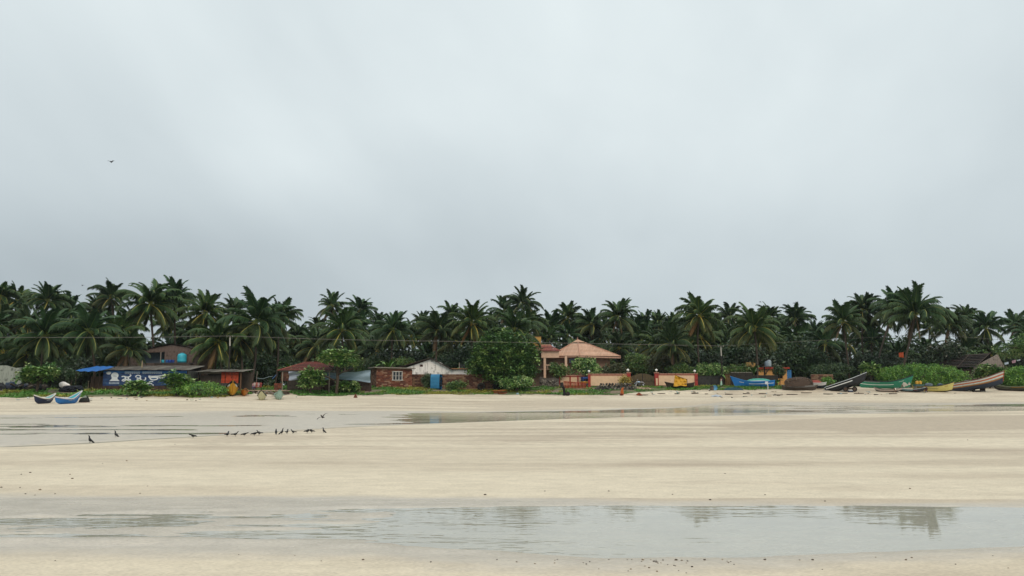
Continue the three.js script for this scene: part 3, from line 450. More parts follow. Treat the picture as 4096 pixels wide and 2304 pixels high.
// grass and beach creeper on the verge: nobody could count it
{
  const R = rng(4242), blade = (s) => { const pos = []; for (let k = 0; k < 7; k++) { const a = k * 0.9 + s, l = 0.14 + 0.1 * ((k * 37 % 11) / 11), w = 0.05, x = Math.cos(a), z = Math.sin(a), h = l * (0.5 + 0.5 * ((k * 53 % 7) / 7)); pos.push(-z * w, 0, x * w, z * w, 0, -x * w, x * l, h, z * l, -z * w * 0.5 + x * l * 0.5, h * 0.8, x * w + z * l * 0.5, z * w, 0, -x * w, x * l, h, z * l); } const g = new THREE.BufferGeometry(); g.setAttribute('position', new THREE.Float32BufferAttribute(pos, 3)); g.computeVertexNormals(); return g; };
  const spots = [];
  while (spots.length < 26000) { const px = R() * 4500 - 200, D = curve(VERGE, px) - 1 + Math.pow(R(), 1.3) * 16, X = (px - 2048) / FOCAL * D * CP, v = veg(X, D); if (fbm(X * 0.35 + 70, D * 0.35, 4) > 0.43 && R() < v) spots.push([X, D, px]); }
  const grass = new THREE.InstancedMesh(blade(0.3), new THREE.MeshStandardMaterial({ color: 0xffffff, roughness: 0.7, side: THREE.DoubleSide }), spots.length);
  const m = M4(), q = new THREE.Quaternion(), c = new THREE.Color();
  spots.forEach(([X, D], i) => { const s = 0.55 + 1.35 * R() * R() * (0.4 + 1.2 * fbm(X * 0.3, D * 0.3, 3)); q.setFromAxisAngle(UPV, R() * 6.28); m.compose(new THREE.Vector3(X, ground(X, D) - 0.02, -D), q, new THREE.Vector3(s, s * (0.8 + 0.6 * R()), s)); grass.setMatrixAt(i, m); const t = fbm(X * 0.18 + 20, D * 0.18, 3), k = 0.7 + 0.6 * R(); c.setRGB(lerp(0.1, 0.3, sstep(0.38, 0.66, t)) * k, lerp(0.22, 0.34, t) * k, 0.045 * k); grass.setColorAt(i, c); });
  grass.name = 'verge_grass'; grass.castShadow = grass.receiveShadow = true; scene.add(grass); tag(grass, 'green grass and creeper covering the verge above the sand', 'grass', null, 'stuff');
}

// ---------------------------------------------------------------- buildings and walls
function frame(px0, D, py = 1500) { const o = at(px0, py, D), g = ground(o.x, D); return { o: new THREE.Vector3(o.x, g - 0.05, -D), x: (px) => at(px, py, D).x - o.x, y: (p) => at(px0, p, D).y - g + 0.05, m: D / FOCAL * CP, D }; }
const LATERITE = [0x8d5440, 0x9c6650, 0x7a4434, 0xb08a70, 0x70453a].map((c) => mat(c, 0.95, 'mottle', 1.1)), LIME = mat(0xa88d70, 0.95, 'mottle', 1.3), LATDARK = [0x6a4438, 0x7a5444, 0x5a3c34, 0x8a6a55, 0x94775f].map((c) => mat(c, 0.95, 'mottle', 1.1));
const blockGeo = {}; 
function blocks(parent, name, x0, x1, y0, y1, z, bw, bh, mats, seed, skip = () => false, turn = 0, depth = 0.12) {   // courses of single blocks with open joints on a face looking along +z
  const R = rng(seed), g = blockGeo[`${bw},${bh}`] ??= bx(bw - 0.035, bh - 0.03, depth, 0, 0, 0, 0.015); let row = 0;
  for (let y = y0 + bh / 2; y < y1 - bh * 0.3; y += bh, row++) for (let x = x0 + (row % 2 ? 0 : bw / 2); x < x1 + 0.01; x += bw) {
    const w = Math.min(x + bw / 2, x1) - Math.max(x - bw / 2, x0); if (w < bw * 0.3 || skip(x, y)) continue;
    const m = part(parent, name, g, mats[Math.floor(R() * mats.length)]), cx = (Math.max(x - bw / 2, x0) + Math.min(x + bw / 2, x1)) / 2;
    m.scale.x = w / bw; const p = new THREE.Vector3(cx, y, z + (R() - 0.5) * 0.035); if (turn) { p.applyAxisAngle(UPV, turn); m.rotation.y = turn; } m.position.copy(p);
  }
}
function corrugated(w, l, n, rise = 0.035) { return sheet(n * 6, 3, (u, v) => [(u - 0.5) * w, rise * Math.sin(u * n * 6.283), (0.5 - v) * l]); }

// --- broken grey wall and scrap heap at the far end
{
  const F = frame(40, 121), t = thing('broken_wall', 'broken grey concrete wall above the scrap heap', 'wall', F.o);
  part(t, 'wall', extrude([[F.x(-120), 0], [F.x(85), 0], [F.x(85), F.y(1470)], [F.x(60), F.y(1472)], [F.x(20), F.y(1462)], [F.x(-120), F.y(1460)]], 0.25), mat(0x9aa096, 0.95, 'stain', 0.4));
  const H = hit(60, 1562), s = thing('scrap_heap', 'heap of dark junk, sheets and bundles below the grey wall', 'scrap heap', H), R = rng(5);
  const cs = [0x22262c, 0x2c3448, 0x3a3a3c, 0x1c2024, 0x4a4238, 0x30425a, 0x70767a];
  for (let i = 0; i < 46; i++) { const x = (R() - 0.5) * 8.4, z = -R() * 2.6, r = 0.22 + 0.4 * R(), y = ground(H.x + x, -H.z - z) - H.y + R() * 1.1 * (1 - Math.abs(x) / 6); const m = part(s, 'junk_piece', R() < 0.45 ? bx(r * 2.2, r * 0.5, r * 1.2, 0, 0, 0, 0.03) : lump(r, 300 + i, 0.3), mat(cs[Math.floor(R() * 7)], 0.8, 'mottle', 0.9)); m.position.set(x, y + 0.1, z); m.rotation.set((R() - 0.5) * 1.2, R() * 3, (R() - 0.5) * 1.2); }
}
// --- net heap with a white sack
{
  const H = hit(266, 1569); H.z -= 0.8; H.y = ground(H.x, -H.z);
  const g = lump(1.0, 31, 0.2, 3, 0.6), g2 = lump(0.9, 32, 0.2, 3, 0.6); g2.translate(1.1, 0.1, 0.2); g.translate(-0.3, 0.25, 0); g2.translate(0, 0.25, 0);
  solo('net_heap', [g, g2], mat(0x1e2530, 0.95, 'mottle', 1.2), 'dark blue heap of fishing nets under the white sack', 'fishing net', H);
  const c = at(252, 1548, -H.z - 0.2), s = sheet(14, 10, (u, v) => { const a = u * 6.283, e = (v - 0.5) * Math.PI, r = 1 + 0.1 * Math.sin(a * 3 + v * 6); return [Math.cos(e) * Math.cos(a) * 0.62 * r + (Math.cos(e) * Math.cos(a) > 0.75 ? 0.35 * (Math.cos(e) * Math.cos(a) - 0.75) / 0.25 : 0), Math.sin(e) * 0.44 * r, Math.cos(e) * Math.sin(a) * 0.42]; });
  solo('white_sack', s, mat(0xf2eeea, 0.7, null), 'white plastic sack tied at its neck on the net heap', 'sack', [c.x, Math.max(c.y + 0.3, H.y + 0.95), c.z]);
}
// --- long blue shed with painted lettering
{
  const F = frame(580, 121.5), t = thing('painted_shed', 'long blue shed with white painted lettering and corrugated roof', 'shed', F.o);
  const xl = F.x(413), xr = F.x(748), W = xr - xl, top = F.y(1481), low = 0.75;
  const cv = document.createElement('canvas'); cv.width = 1024; cv.height = 224; const k = cv.getContext('2d');
  k.fillStyle = '#1d3560'; k.fillRect(0, 0, 1024, 224); const R = rng(8);
  for (let i = 0; i < 900; i++) { k.globalAlpha = 0.16; k.fillStyle = ['#3f78b8', '#0e1c36', '#54718f', '#16294a'][Math.floor(R() * 4)]; k.beginPath(); k.ellipse(R() * 1024, R() * 224, 6 + R() * 34, 3 + R() * 12, 0, 0, 7); k.fill(); }
  k.globalAlpha = 0.75; k.fillStyle = '#3a72b4'; k.fillRect(0, 6, 1024, 34); k.globalAlpha = 1;
  k.fillStyle = '#d4dade'; k.strokeStyle = '#d4dade'; k.lineCap = k.lineJoin = 'round';
  k.beginPath(); k.ellipse(66, 40, 30, 22, 0, 0, 7); k.fill();                                   // small oval device
  k.beginPath(); k.arc(142, 76, 46, 0, 7); k.fill(); k.beginPath(); k.moveTo(112, 96); k.lineTo(172, 96); k.lineTo(180, 128); k.lineTo(206, 156); k.lineTo(78, 156); k.lineTo(104, 126); k.fill();   // head and shoulders emblem
  k.strokeStyle = '#8f9cab'; k.lineWidth = 4; for (let i = 0; i < 4; i++) { k.beginPath(); k.arc(128 + i * 9, 70 + (i % 2) * 12, 12, 0.3, 2.6); k.stroke(); }
  k.fillStyle = '#aab8c2'; for (let i = 0; i < 8; i++) k.fillRect(78 + i * 16, 172 + (i % 3), 10, 26);                                     // word under the emblem
  const pen = (w, c, pts) => { k.lineWidth = w; k.strokeStyle = c; k.beginPath(); k.moveTo(pts[0], pts[1]); for (let i = 2; i < pts.length; i += 4) k.quadraticCurveTo(pts[i], pts[i + 1], pts[i + 2], pts[i + 3]); k.stroke(); };
  for (let i = 0; i < 17; i++) { const x = 262 + i * 27, y = 34; if (i === 7) continue; pen(6, '#c3ccd2', [x, y + 8, x + 3, y - 10, x + 14, y - 4, x + 24, y, x + 14, y + 10, x + 5, y + 16, x + 18, y + 14]); pen(5, '#c3ccd2', [x + 2, y - 12, x + 14, y - 16, x + 22, y - 9]); }   // line of script
  const w = '#dde2e4';
  pen(15, w, [232, 92, 250, 82, 268, 92, 300, 108, 330, 88, 344, 72, 330, 66]); pen(15, w, [268, 94, 276, 112, 268, 128]); pen(15, w, [312, 96, 306, 112, 314, 128]); pen(15, w, [236, 148, 246, 128, 272, 130, 318, 128, 334, 134, 344, 150, 322, 156, 286, 136, 250, 158]);
  pen(15, w, [400, 96, 402, 68, 436, 74, 470, 82, 452, 110, 436, 122, 416, 110]); pen(15, w, [452, 112, 470, 150, 500, 146, 530, 136, 518, 108]); pen(12, w, [416, 130, 440, 150, 470, 140]);
  pen(15, w, [560, 84, 600, 92, 640, 86, 700, 88, 736, 70, 776, 62, 782, 84]); pen(15, w, [562, 88, 556, 112, 590, 106, 660, 100, 690, 108, 740, 118, 758, 88]); pen(15, w, [576, 120, 590, 148, 640, 136, 680, 126, 660, 106]);
  pen(11, w, [300, 172, 312, 160, 326, 172, 320, 188, 304, 184, 296, 178, 300, 172]); pen(11, w, [566, 176, 580, 156, 612, 164]); pen(13, w, [520, 206, 560, 176, 600, 196]); pen(10, w, [606, 212, 622, 204, 618, 218]);
  pen(14, w, [830, 84, 850, 60, 884, 70, 920, 84, 890, 112, 860, 124, 842, 104]); pen(14, w, [900, 120, 930, 150, 964, 128, 980, 100, 950, 84]);
  const paint = new THREE.CanvasTexture(cv); paint.colorSpace = THREE.SRGBColorSpace;
  const front = new THREE.PlaneGeometry(W, top - low); front.translate((xl + xr) / 2, (top + low) / 2, 0.012);
  part(t, 'painted_panel', front, new THREE.MeshStandardMaterial({ map: paint, roughness: 0.8, side: THREE.DoubleSide }), 'blue panel painted with a white emblem and script');
  part(t, 'front_wall', bx(W, top, 0.25, (xl + xr) / 2, top / 2, -0.13), mat(0x4a3830, 0.95, 'stain', 0.5));
  part(t, 'side_wall', bx(0.25, top, 5, xr - 0.13, top / 2, -2.77), mat(0x6a6a66, 0.95, 'stain', 0.5)); part(t, 'side_wall', bx(0.25, top, 5, xl + 0.13, top / 2, -2.77), mat(0x4a4038, 0.95, 'stain', 0.5));
  part(t, 'back_wall', bx(W, top + 0.6, 0.2, (xl + xr) / 2, top / 2 + 0.3, -5.4), mat(0x4a4038, 0.95));
  const n = 11, x0 = F.x(403), x1 = F.x(762), sw = (x1 - x0) / n, cement = [0x6d6a64, 0x5f5b56, 0x78746c, 0x655f57].map((c) => mat(c, 0.95, 'stain', 0.35));
  for (let i = 0; i < n; i++) { const s = part(t, 'roof_sheet', corrugated(sw + 0.06, 6.4, 7, 0.03), cement[i * 7 % 4]); s.position.set(x0 + sw * (i + 0.5), F.y(1470) + 0.02 + (i % 2) * 0.05, -2.5); s.rotation.x = 0.13; }
  part(t, 'eave_beam', bx(x1 - x0, 0.12, 0.12, (x0 + x1) / 2, F.y(1480), 0.3), DARKWOOD);
  const pipe = cyl(0.1, 0.07, 1.15, F.x(555), F.y(1472), -0.9, 8); part(t, 'vent_pipe', pipe, mat(0xa89878, 0.9));
  // blue sheet awning over the open bay
  const A = frame(350, 120), a = thing('blue_awning', 'bright blue plastic sheet awning on poles beside the painted shed', 'awning', A.o);
  part(a, 'plastic_sheet', sheet(18, 8, (u, v) => { const xx = lerp(lerp(A.x(299), A.x(402), u), lerp(A.x(330), A.x(418), u), v), yy = lerp(A.y(1483), A.y(1462), v); return [xx, yy + 0.05 * Math.sin(u * 21 + v * 5) - 0.1 * Math.sin(Math.PI * u) * (1 - v), -v * 3.2]; }), mat(0x2f74c4, 0.55, 'cloth', 0.6));
  for (const [p, y0] of [[304, 1483], [398, 1482]]) part(a, 'pole', cyl(0.04, 0.04, A.y(y0), A.x(p), 0, -0.05, 6), DARKWOOD);
  for (const [p] of [[335], [414]]) part(a, 'pole', cyl(0.04, 0.04, A.y(1463), A.x(p), 0, -3.15, 6), DARKWOOD);
  part(a, 'back_wall', bx(A.x(418) - A.x(318), 2.2, 0.2, A.x(368), 1.1, -3.4), mat(0x6a5446, 0.95));
  const P = hit(352, 1558); solo('marker_post', [bar([0, -0.1, 0], [0.02, 1.15, 0], 0.05, 0.04), bar([0.02, 1.1, 0], [-0.08, 1.3, 0], 0.04), bar([0.02, 1.1, 0], [0.12, 1.3, 0], 0.04)], mat(0xb9a990, 0.9, 'wood', 1), 'pale forked wooden post in front of the open bay', 'post', P);
}
// --- laterite house behind the painted shed, with water tank
{
  const F = frame(660, 134), t = thing('laterite_house', 'unplastered brown laterite house rising behind the painted shed', 'house', F.o);
  const P = (px, py) => [F.x(px), F.y(py)];
  part(t, 'gable_wall', extrude([P(512, 1575), P(512, 1408), P(600, 1394), P(680, 1379), P(748, 1390), P(792, 1402), P(792, 1575)], 0.3, [[P(540, 1452), P(654, 1452), P(654, 1408), P(540, 1412)]]), mat(0x6b5c55, 0.95, 'stain', 0.6));
  part(t, 'veranda_back_wall', bx(F.x(660) - F.x(534), 3, 0.2, F.x(597), F.y(1452) + 1, -2), mat(0x6f7f8c, 0.9)); part(t, 'veranda_post', bx(0.12, F.y(1408) - F.y(1455), 0.12, F.x(640), (F.y(1408) + F.y(1455)) / 2, 0.1), mat(0xa39a90));
  part(t, 'roof', sheet(10, 2, (u, v) => { const px = lerp(500, 800, u), py = curve([[500, 1409], [600, 1391], [680, 1375], [748, 1386], [800, 1402]], px); return [F.x(px), F.y(py) + 0.02, 0.35 - v * 7]; }), mat(0x4a3f38, 0.95, 'stain', 0.5)); part(t, 'side_wall', bx(0.3, 6, 6, F.x(786), 3, -3.4), mat(0x6d564c, 0.95, 'stain', 0.5));
  part(t, 'terrace_slab', bx(F.x(772) - F.x(632), 0.16, 1.5, F.x(702), F.y(1454), 0.95), mat(0x5a5856, 0.9)); part(t, 'terrace_wall', bx(F.x(772) - F.x(632), F.y(1455) - 0.06, 0.2, F.x(702), F.y(1455) / 2, 1.5), mat(0x5f544c, 0.95));
  const top = F.y(1454) + 0.08, tankH = F.y(1414) - top, tk = thing('water_tank', 'turquoise plastic water tank on the laterite house terrace', 'water tank', [F.o.x + F.x(733.5), F.o.y + top, F.o.z + 0.9]), r = 0.73;
  part(tk, 'barrel', new THREE.LatheGeometry([[0, 0], [r, 0.02], [r, 0.3], [r + 0.03, 0.35], [r, 0.4], [r, 0.75], [r + 0.03, 0.8], [r, 0.85], [r, 1.2], [r * 0.85, 1.42], [0.3, tankH - 0.04], [0.3, tankH], [0, tankH]].map((p) => new THREE.Vector2(...p)), 20), mat(0x3ec0d8, 0.45, 'cloth', 0.6));
  part(tk, 'lid', cyl(0.32, 0.3, 0.06, 0, tankH, 0, 14), mat(0x2da4bc, 0.5));
  [[660, 0x35b4c8], [676, 0x1f5fa8], [688, 0x2348a0], [700, 0x1f3f90]].forEach(([px, c], i) => { const d = thing('plastic_drum', `${['turquoise', 'mid blue', 'bright blue', 'dark blue'][i]} plastic drum beside the water tank`, 'drum', [F.o.x + F.x(px), F.o.y + top, F.o.z + 1.1]); part(d, 'drum_body', new THREE.LatheGeometry([[0, 0], [0.22, 0], [0.25, 0.08], [0.23, 0.24], [0.25, 0.4], [0.2, 0.47]].map((p) => new THREE.Vector2(...p)), 14), mat(c, 0.5)); part(d, 'rim', new THREE.TorusGeometry(0.2, 0.02, 5, 14).rotateX(Math.PI / 2).translate(0, 0.47, 0), mat(c, 0.5)); });
}
// --- shed with orange doors
{
  const F = frame(880, 124), t = thing('orange_door_shed', 'low dark shed with rust orange doors behind the yellow boat', 'shed', F.o), y0 = F.y(1486);
  part(t, 'back_wall', bx(F.x(975) - F.x(792), y0, 0.2, F.x(883), y0 / 2, -4), mat(0x665a4e, 0.95)); part(t, 'front_wall', bx(F.x(886) - F.x(795), y0 - 0.55, 0.18, F.x(840), (y0 - 0.55) / 2, -0.8), mat(0x5a5048, 0.95, 'stain', 0.5)); part(t, 'lintel_board', bx(F.x(886) - F.x(796), 0.28, 0.06, F.x(841), y0 - 0.2, -0.2), GREYWOOD); part(t, 'sill_wall', bx(F.x(958) - F.x(884), F.y(1533), 0.2, F.x(921), F.y(1533) / 2, -0.12), mat(0x4a4844, 0.95, 'stain', 0.6));
  const dm = mat(0xb4472a, 0.85, 'stain', 0.6); for (const [a, b] of [[886, 900], [903, 929], [930.5, 954]]) { const d = part(t, 'door', bx(F.x(b) - F.x(a), F.y(1492) - F.y(1532), 0.06, (F.x(a) + F.x(b)) / 2, (F.y(1492) + F.y(1532)) / 2, 0), dm); part(d, 'batten', [bx(F.x(b) - F.x(a) - 0.06, 0.08, 0.04, (F.x(a) + F.x(b)) / 2, F.y(1499), 0.05), bx(F.x(b) - F.x(a) - 0.06, 0.08, 0.04, (F.x(a) + F.x(b)) / 2, F.y(1524), 0.05)], mat(0x9c3820, 0.85, 'wood', 0.6)); }
  part(t, 'head_board', bx(F.x(956) - F.x(886), 0.2, 0.08, F.x(921), F.y(1489.5), 0.02), mat(0x9c2e1c, 0.8)); part(t, 'post', bar([F.x(967), -0.1, 0.3], [F.x(966), y0, 0.3], 0.11, 0.09, 8), mat(0x7a5a42, 0.9, 'wood', 0.9)); part(t, 'post', bar([F.x(797), -0.1, 0.3], [F.x(797), y0, 0.3], 0.1, 0.08, 8), DARKWOOD);
  for (let i = 0; i < 6; i++) { const w = (F.x(978) - F.x(785)) / 6, s = part(t, 'roof_sheet', corrugated(w + 0.05, 5.6, 6, 0.03), mat([0x6a675f, 0x565148, 0x7a766c][i % 3], 0.95, 'stain', 0.4)); s.position.set(F.x(785) + w * (i + 0.5), y0 + 0.18 + 0.04 * (i % 2), -1.9); s.rotation.x = 0.09; }
}
// --- plinth with people and goods, tiled hut with tarpaulins
{
  const F = frame(1060, 121.5), t = thing('stone_plinth', 'low rubble plinth with a pale top slab between the sheds', 'plinth', F.o), R = rng(61), top = F.y(1560);
  part(t, 'core', bx(F.x(1136) - F.x(972), top - 0.12, 3.2, F.x(1054), (top - 0.12) / 2 - 0.1, -1.7), mat(0x5a4a3e, 0.95)); part(t, 'top_slab', bx(F.x(1138) - F.x(970), 0.12, 3.5, F.x(1054), top - 0.06, -1.7), mat(0xb09a86, 0.95, 'stain', 0.6));
  for (let i = 0; i < 34; i++) { const m = part(t, 'stone', lump(0.16 + 0.1 * R(), 700 + i % 6, 0.25, 1, 0.75), mat([0x8d8378, 0x6f675f, 0xa39a8e, 0x7d6a58][i % 4], 0.95)); m.position.set(lerp(F.x(976), F.x(1132), R()), R() * (top - 0.3) + 0.05, 0.0); m.rotation.set(R() * 3, R() * 3, R() * 3); }
  const Hm = frame(1220, 130), h = thing('tiled_hut', 'hut with a maroon tile roof and bare block end wall', 'hut', Hm.o), e = Hm.y(1484);
  part(h, 'wall', bx(Hm.x(1320) - Hm.x(1128), e, 0.25, Hm.x(1224), e / 2, -3.4), mat(0x6a5c50, 0.95, 'stain', 0.5)); blocks(h, 'block', Hm.x(1124), Hm.x(1160), Hm.y(1524), e - 0.02, -0.1, 0.42, 0.24, LATDARK, 12); part(h, 'block_core', bx(Hm.x(1160) - Hm.x(1124), e - Hm.y(1524), 0.12, Hm.x(1142), (e + Hm.y(1524)) / 2, -0.2), mat(0x4a4038, 0.95)); part(h, 'eave_beam', bx(Hm.x(1322) - Hm.x(1120), 0.14, 0.14, Hm.x(1221), e - 0.05, 0), mat(0x8a8478, 0.9));
  for (const px of [1131, 1318]) part(h, 'post', bar([Hm.x(px), -0.1, 0.05], [Hm.x(px), e, 0.05], 0.09, 0.08, 8), mat(0xa8a090, 0.9, 'wood', 0.9));
  const rows = 9; for (let j = 0; j < rows; j++) { const v0 = j / rows, v1 = (j + 1) / rows + 0.02, xa = (v) => lerp(Hm.x(1112), Hm.x(1196), v), xb = (v) => lerp(Hm.x(1330), Hm.x(1318), v), yy = (v) => lerp(e + 0.02, Hm.y(1446), v); part(h, 'tile_course', sheet(46, 1, (u, v) => { const q = lerp(v0, v1, v), x = lerp(xa(q), xb(q), u); return [x, yy(q) + 0.05 * (1 - v) + 0.03 * Math.abs(Math.sin(u * 46 * 1.571)), 0.45 - q * 4.2]; }), mat([0x6e332c, 0x7d3a30, 0x5f2c28][j % 3], 0.9, 'mottle', 0.9)); }
  part(h, 'ridge_cap', bar([Hm.x(1194), Hm.y(1446), -3.75], [Hm.x(1320), Hm.y(1446), -3.75], 0.1, 0.1, 8), mat(0x8a4638, 0.9)); part(h, 'hip_cap', bar([Hm.x(1112), e + 0.08, 0.45], [Hm.x(1196), Hm.y(1446), -3.75], 0.09, 0.09, 8), mat(0xa05a4a, 0.9));
  const drape = (Fr, x0, x1, ya, yb, z, c, label, folds, sag) => { const s = thing('tarpaulin', label, 'tarpaulin', Fr.o); part(s, 'tarpaulin_sheet', sheet(40, 12, (u, v) => { const px = lerp(x0, x1, u), y = lerp(Fr.y(ya(u)), Fr.y(yb(u)), v); return [Fr.x(px), y + 0.04 * Math.sin(u * folds + v * 3), z + 0.12 * Math.sin(u * folds * 0.7 + v * 7) + 0.1 * Math.sin(v * 9 + u * 4) - sag * v * (1 - v) + 0.3 * (1 - v)]; }), c); return s; };
  const d1 = drape(Hm, 1158, 1248, (u) => 1487, (u) => 1522 - 8 * u, 0.25, mat(0xa8b4c4, 0.65, 'cloth', 0.8), 'pale blue-grey tarpaulin hanging below the maroon tiles', 9, 0.3);
  part(d1, 'rope', bar([Hm.x(1158), Hm.y(1487), 0.3], [Hm.x(1248), Hm.y(1487), 0.3], 0.02), mat(0x6a7078, 0.9));
  const G2 = frame(1385, 132), d2 = drape(G2, 1284, 1482, (u) => 1490 - 9 * u + 4 * Math.sin(u * 3.1), (u) => 1520 - 5 * Math.sin(u * 4) + 6 * u, 0.1, mat(0x9ab4c6, 0.6, 'cloth', 0.55), 'long light blue tarpaulin stretched beside the laterite house', 15, 0.5);
  for (const px of [1288, 1350, 1415, 1478]) part(d2, 'stake', bar([G2.x(px), -0.1, -0.15], [G2.x(px), G2.y(1484), -0.1], 0.05), DARKWOOD);
  part(d2, 'low_wall', bx(G2.x(1482) - G2.x(1286), G2.y(1522), 0.3, G2.x(1384), G2.y(1522) / 2, -1.2), mat(0x4a3a32, 0.95, 'stain', 0.5));
}
// --- laterite block house with white window
{
  const F = frame(1506, 138.5), TH = 0.42, t = thing('block_house', 'red laterite block house with a white barred window', 'house', F.o, TH), Wd = 6.35, Hh = F.y(1472), Dp = 3.6;
  part(t, 'core', bx(Wd - 0.12, Hh, Dp - 0.12, Wd / 2, Hh / 2, -Dp / 2 - 0.02), LIME);
  const wx0 = 2.85, wx1 = 4.5, wy0 = F.y(1520), wy1 = F.y(1485);
  blocks(t, 'block', 0, Wd, 0, Hh, -0.02, 0.47, 0.245, LATERITE, 3, (x, y) => x > wx0 - 0.12 && x < wx1 + 0.12 && y > wy0 - 0.05 && y < wy1 + 0.05);
  { const tmp = new THREE.Group(); blocks(tmp, 'block', 0, Dp, 0, Hh, 0.02, 0.47, 0.245, LATDARK, 4); for (const m of [...tmp.children]) { t.add(m); const x = m.position.x; m.position.set(0.0 - m.position.z, m.position.y, -Dp + x); m.rotation.y = -Math.PI / 2; } }
  const w = part(t, 'window', [bx(wx1 - wx0 + 0.16, 0.12, 0.16, (wx0 + wx1) / 2, wy1, 0.05), bx(wx1 - wx0 + 0.26, 0.12, 0.22, (wx0 + wx1) / 2, wy0, 0.07), bx(0.12, wy1 - wy0, 0.16, wx0, (wy0 + wy1) / 2, 0.05), bx(0.12, wy1 - wy0, 0.16, wx1, (wy0 + wy1) / 2, 0.05)], mat(0xdcd8d2, 0.7));
  for (const f of [1 / 3, 2 / 3]) part(w, 'mullion', bx(0.11, wy1 - wy0, 0.12, lerp(wx0, wx1, f), (wy0 + wy1) / 2, 0.05), mat(0xdcd8d2, 0.7));
  part(w, 'transom', bx(wx1 - wx0, 0.06, 0.1, (wx0 + wx1) / 2, (wy0 + wy1) / 2, 0.05), mat(0xc9c5c0, 0.7));
  for (let i = 0; i < 3; i++) part(w, 'pane', bx((wx1 - wx0) / 3 - 0.12, wy1 - wy0 - 0.08, 0.02, lerp(wx0, wx1, (i + 0.5) / 3), (wy0 + wy1) / 2, 0.0), new THREE.MeshPhysicalMaterial({ color: 0x20262b, roughness: 0.12 }));
  part(t, 'roof_slab', bx(Wd + 1.0, 0.16, Dp + 0.9, Wd / 2 - 0.1, Hh + 0.09, -Dp / 2 + 0.1, 0.02), mat(0x8d867c, 0.95, 'stain', 0.5)).rotation.z = -0.012;
}
// --- white gabled house and its wing
{
  const F = frame(1720, 150), t = thing('white_house', 'weathered white gabled house behind the block wall', 'house', F.o), P = (px, py) => [F.x(px), F.y(py)];
  part(t, 'gable_wall', extrude([P(1600, 1560), P(1600, 1477), P(1632, 1468), P(1722, 1437), P(1762, 1450), P(1802, 1478), P(1802, 1560)], 0.3, [[P(1679, 1467), P(1691, 1467), P(1691, 1458), P(1679, 1458)]]), mat(0xf0eeea, 0.95, 'stain', 0.25));
  part(t, 'vent_recess', bx(0.8, 0.7, 0.06, F.x(1685), F.y(1462.5), -0.22), mat(0x5c3f38, 0.95));
  const roof = (a, b) => { const A = P(...a), B = P(...b), dx = B[0] - A[0], dy = B[1] - A[1], L = Math.hypot(dx, dy), g = bx(L, 0.14, 6.6, 0, 0.1, -2.7); g.rotateZ(Math.atan2(dy, dx)); g.translate((A[0] + B[0]) / 2, (A[1] + B[1]) / 2, 0); return g; };
  part(t, 'roof_slope', roof([1560, 1482], [1723, 1435]), mat(0x3a2e2a, 0.95, 'stain', 0.5)); part(t, 'roof_slope', roof([1721, 1435], [1812, 1482]), mat(0x3a2e2a, 0.95, 'stain', 0.5));
  part(t, 'wing_wall', bx(F.x(1884) - F.x(1800), F.y(1478), 0.3, F.x(1843), F.y(1478) / 2, -0.2), mat(0xf0f0f0, 0.9, 'faint', 0.3)); part(t, 'wing_roof', bx(F.x(1904) - F.x(1798), 0.14, 3.4, F.x(1851), F.y(1475), -1.3), mat(0xa87a58, 0.95, 'stain', 0.6));
  part(t, 'pipe', cyl(0.07, 0.07, 1.1, F.x(1837), F.y(1474), 0, 7), mat(0xb8b0a4)); part(t, 'rooftop_box', bx(0.85, 0.75, 0.6, F.x(1850), F.y(1474) + 0.4, -0.3), mat(0x20262b, 0.7));
}
// --- laterite boundary wall with a blue box against it
{
  const F = frame(1818, 142.5), t = thing('block_wall', 'long laterite block wall between the block house and the almond tree', 'wall', F.o), x0 = F.x(1646), x1 = F.x(1992), h = F.y(1496);
  part(t, 'core', bx(x1 - x0, h - 0.1, 0.24, (x0 + x1) / 2, (h - 0.1) / 2, -0.14), mat(0xa08066, 0.95, 'mottle', 1)); blocks(t, 'block', x0, x1, 0.2, h, 0, 0.56, 0.27, LATDARK, 21, (x, y) => hash2(Math.round(x * 3), Math.round(y * 9)) < 0.05);
  const B = onGround(1745, 139.9), b = thing('blue_box', 'bright blue plastic tank lying on its side in the creeper', 'plastic tank', B, -0.25), W = 1.6, H2 = at(1745, 1497, -B.z).y - B.y;
  part(b, 'tank_body', (() => { const g = sheet(28, 4, (u, v) => { const a = u * 6.283, sq = 1 / Math.pow(Math.pow(Math.abs(Math.cos(a)), 5) + Math.pow(Math.abs(Math.sin(a)), 5), 0.2); return [(v - 0.5) * W + 0.02 * Math.sin(v * 20), H2 / 2 + Math.sin(a) * sq * H2 / 2, Math.cos(a) * sq * 0.75]; }); return g; })(), mat(0x2f82b0, 0.6, 'cloth', 0.6)); part(b, 'end_cap', bx(0.05, H2 - 0.12, 1.4, -W / 2, H2 / 2, 0, 0.02), mat(0x2a7fb4, 0.5));
  for (let i = 0; i < 4; i++) part(b, 'rib', bx(W, 0.06, 1.53, 0, 0.3 + i * 0.5, 0, 0.02), mat(0x2678ad, 0.5)); const rim = new THREE.TorusGeometry(0.62, 0.1, 7, 20); rim.rotateY(Math.PI / 2); rim.scale(1, 1.15, 1); rim.translate(W / 2 + 0.05, H2 / 2 + 0.05, 0); part(b, 'tyre_rim', rim, mat(0x1b1c1e, 0.8));
}
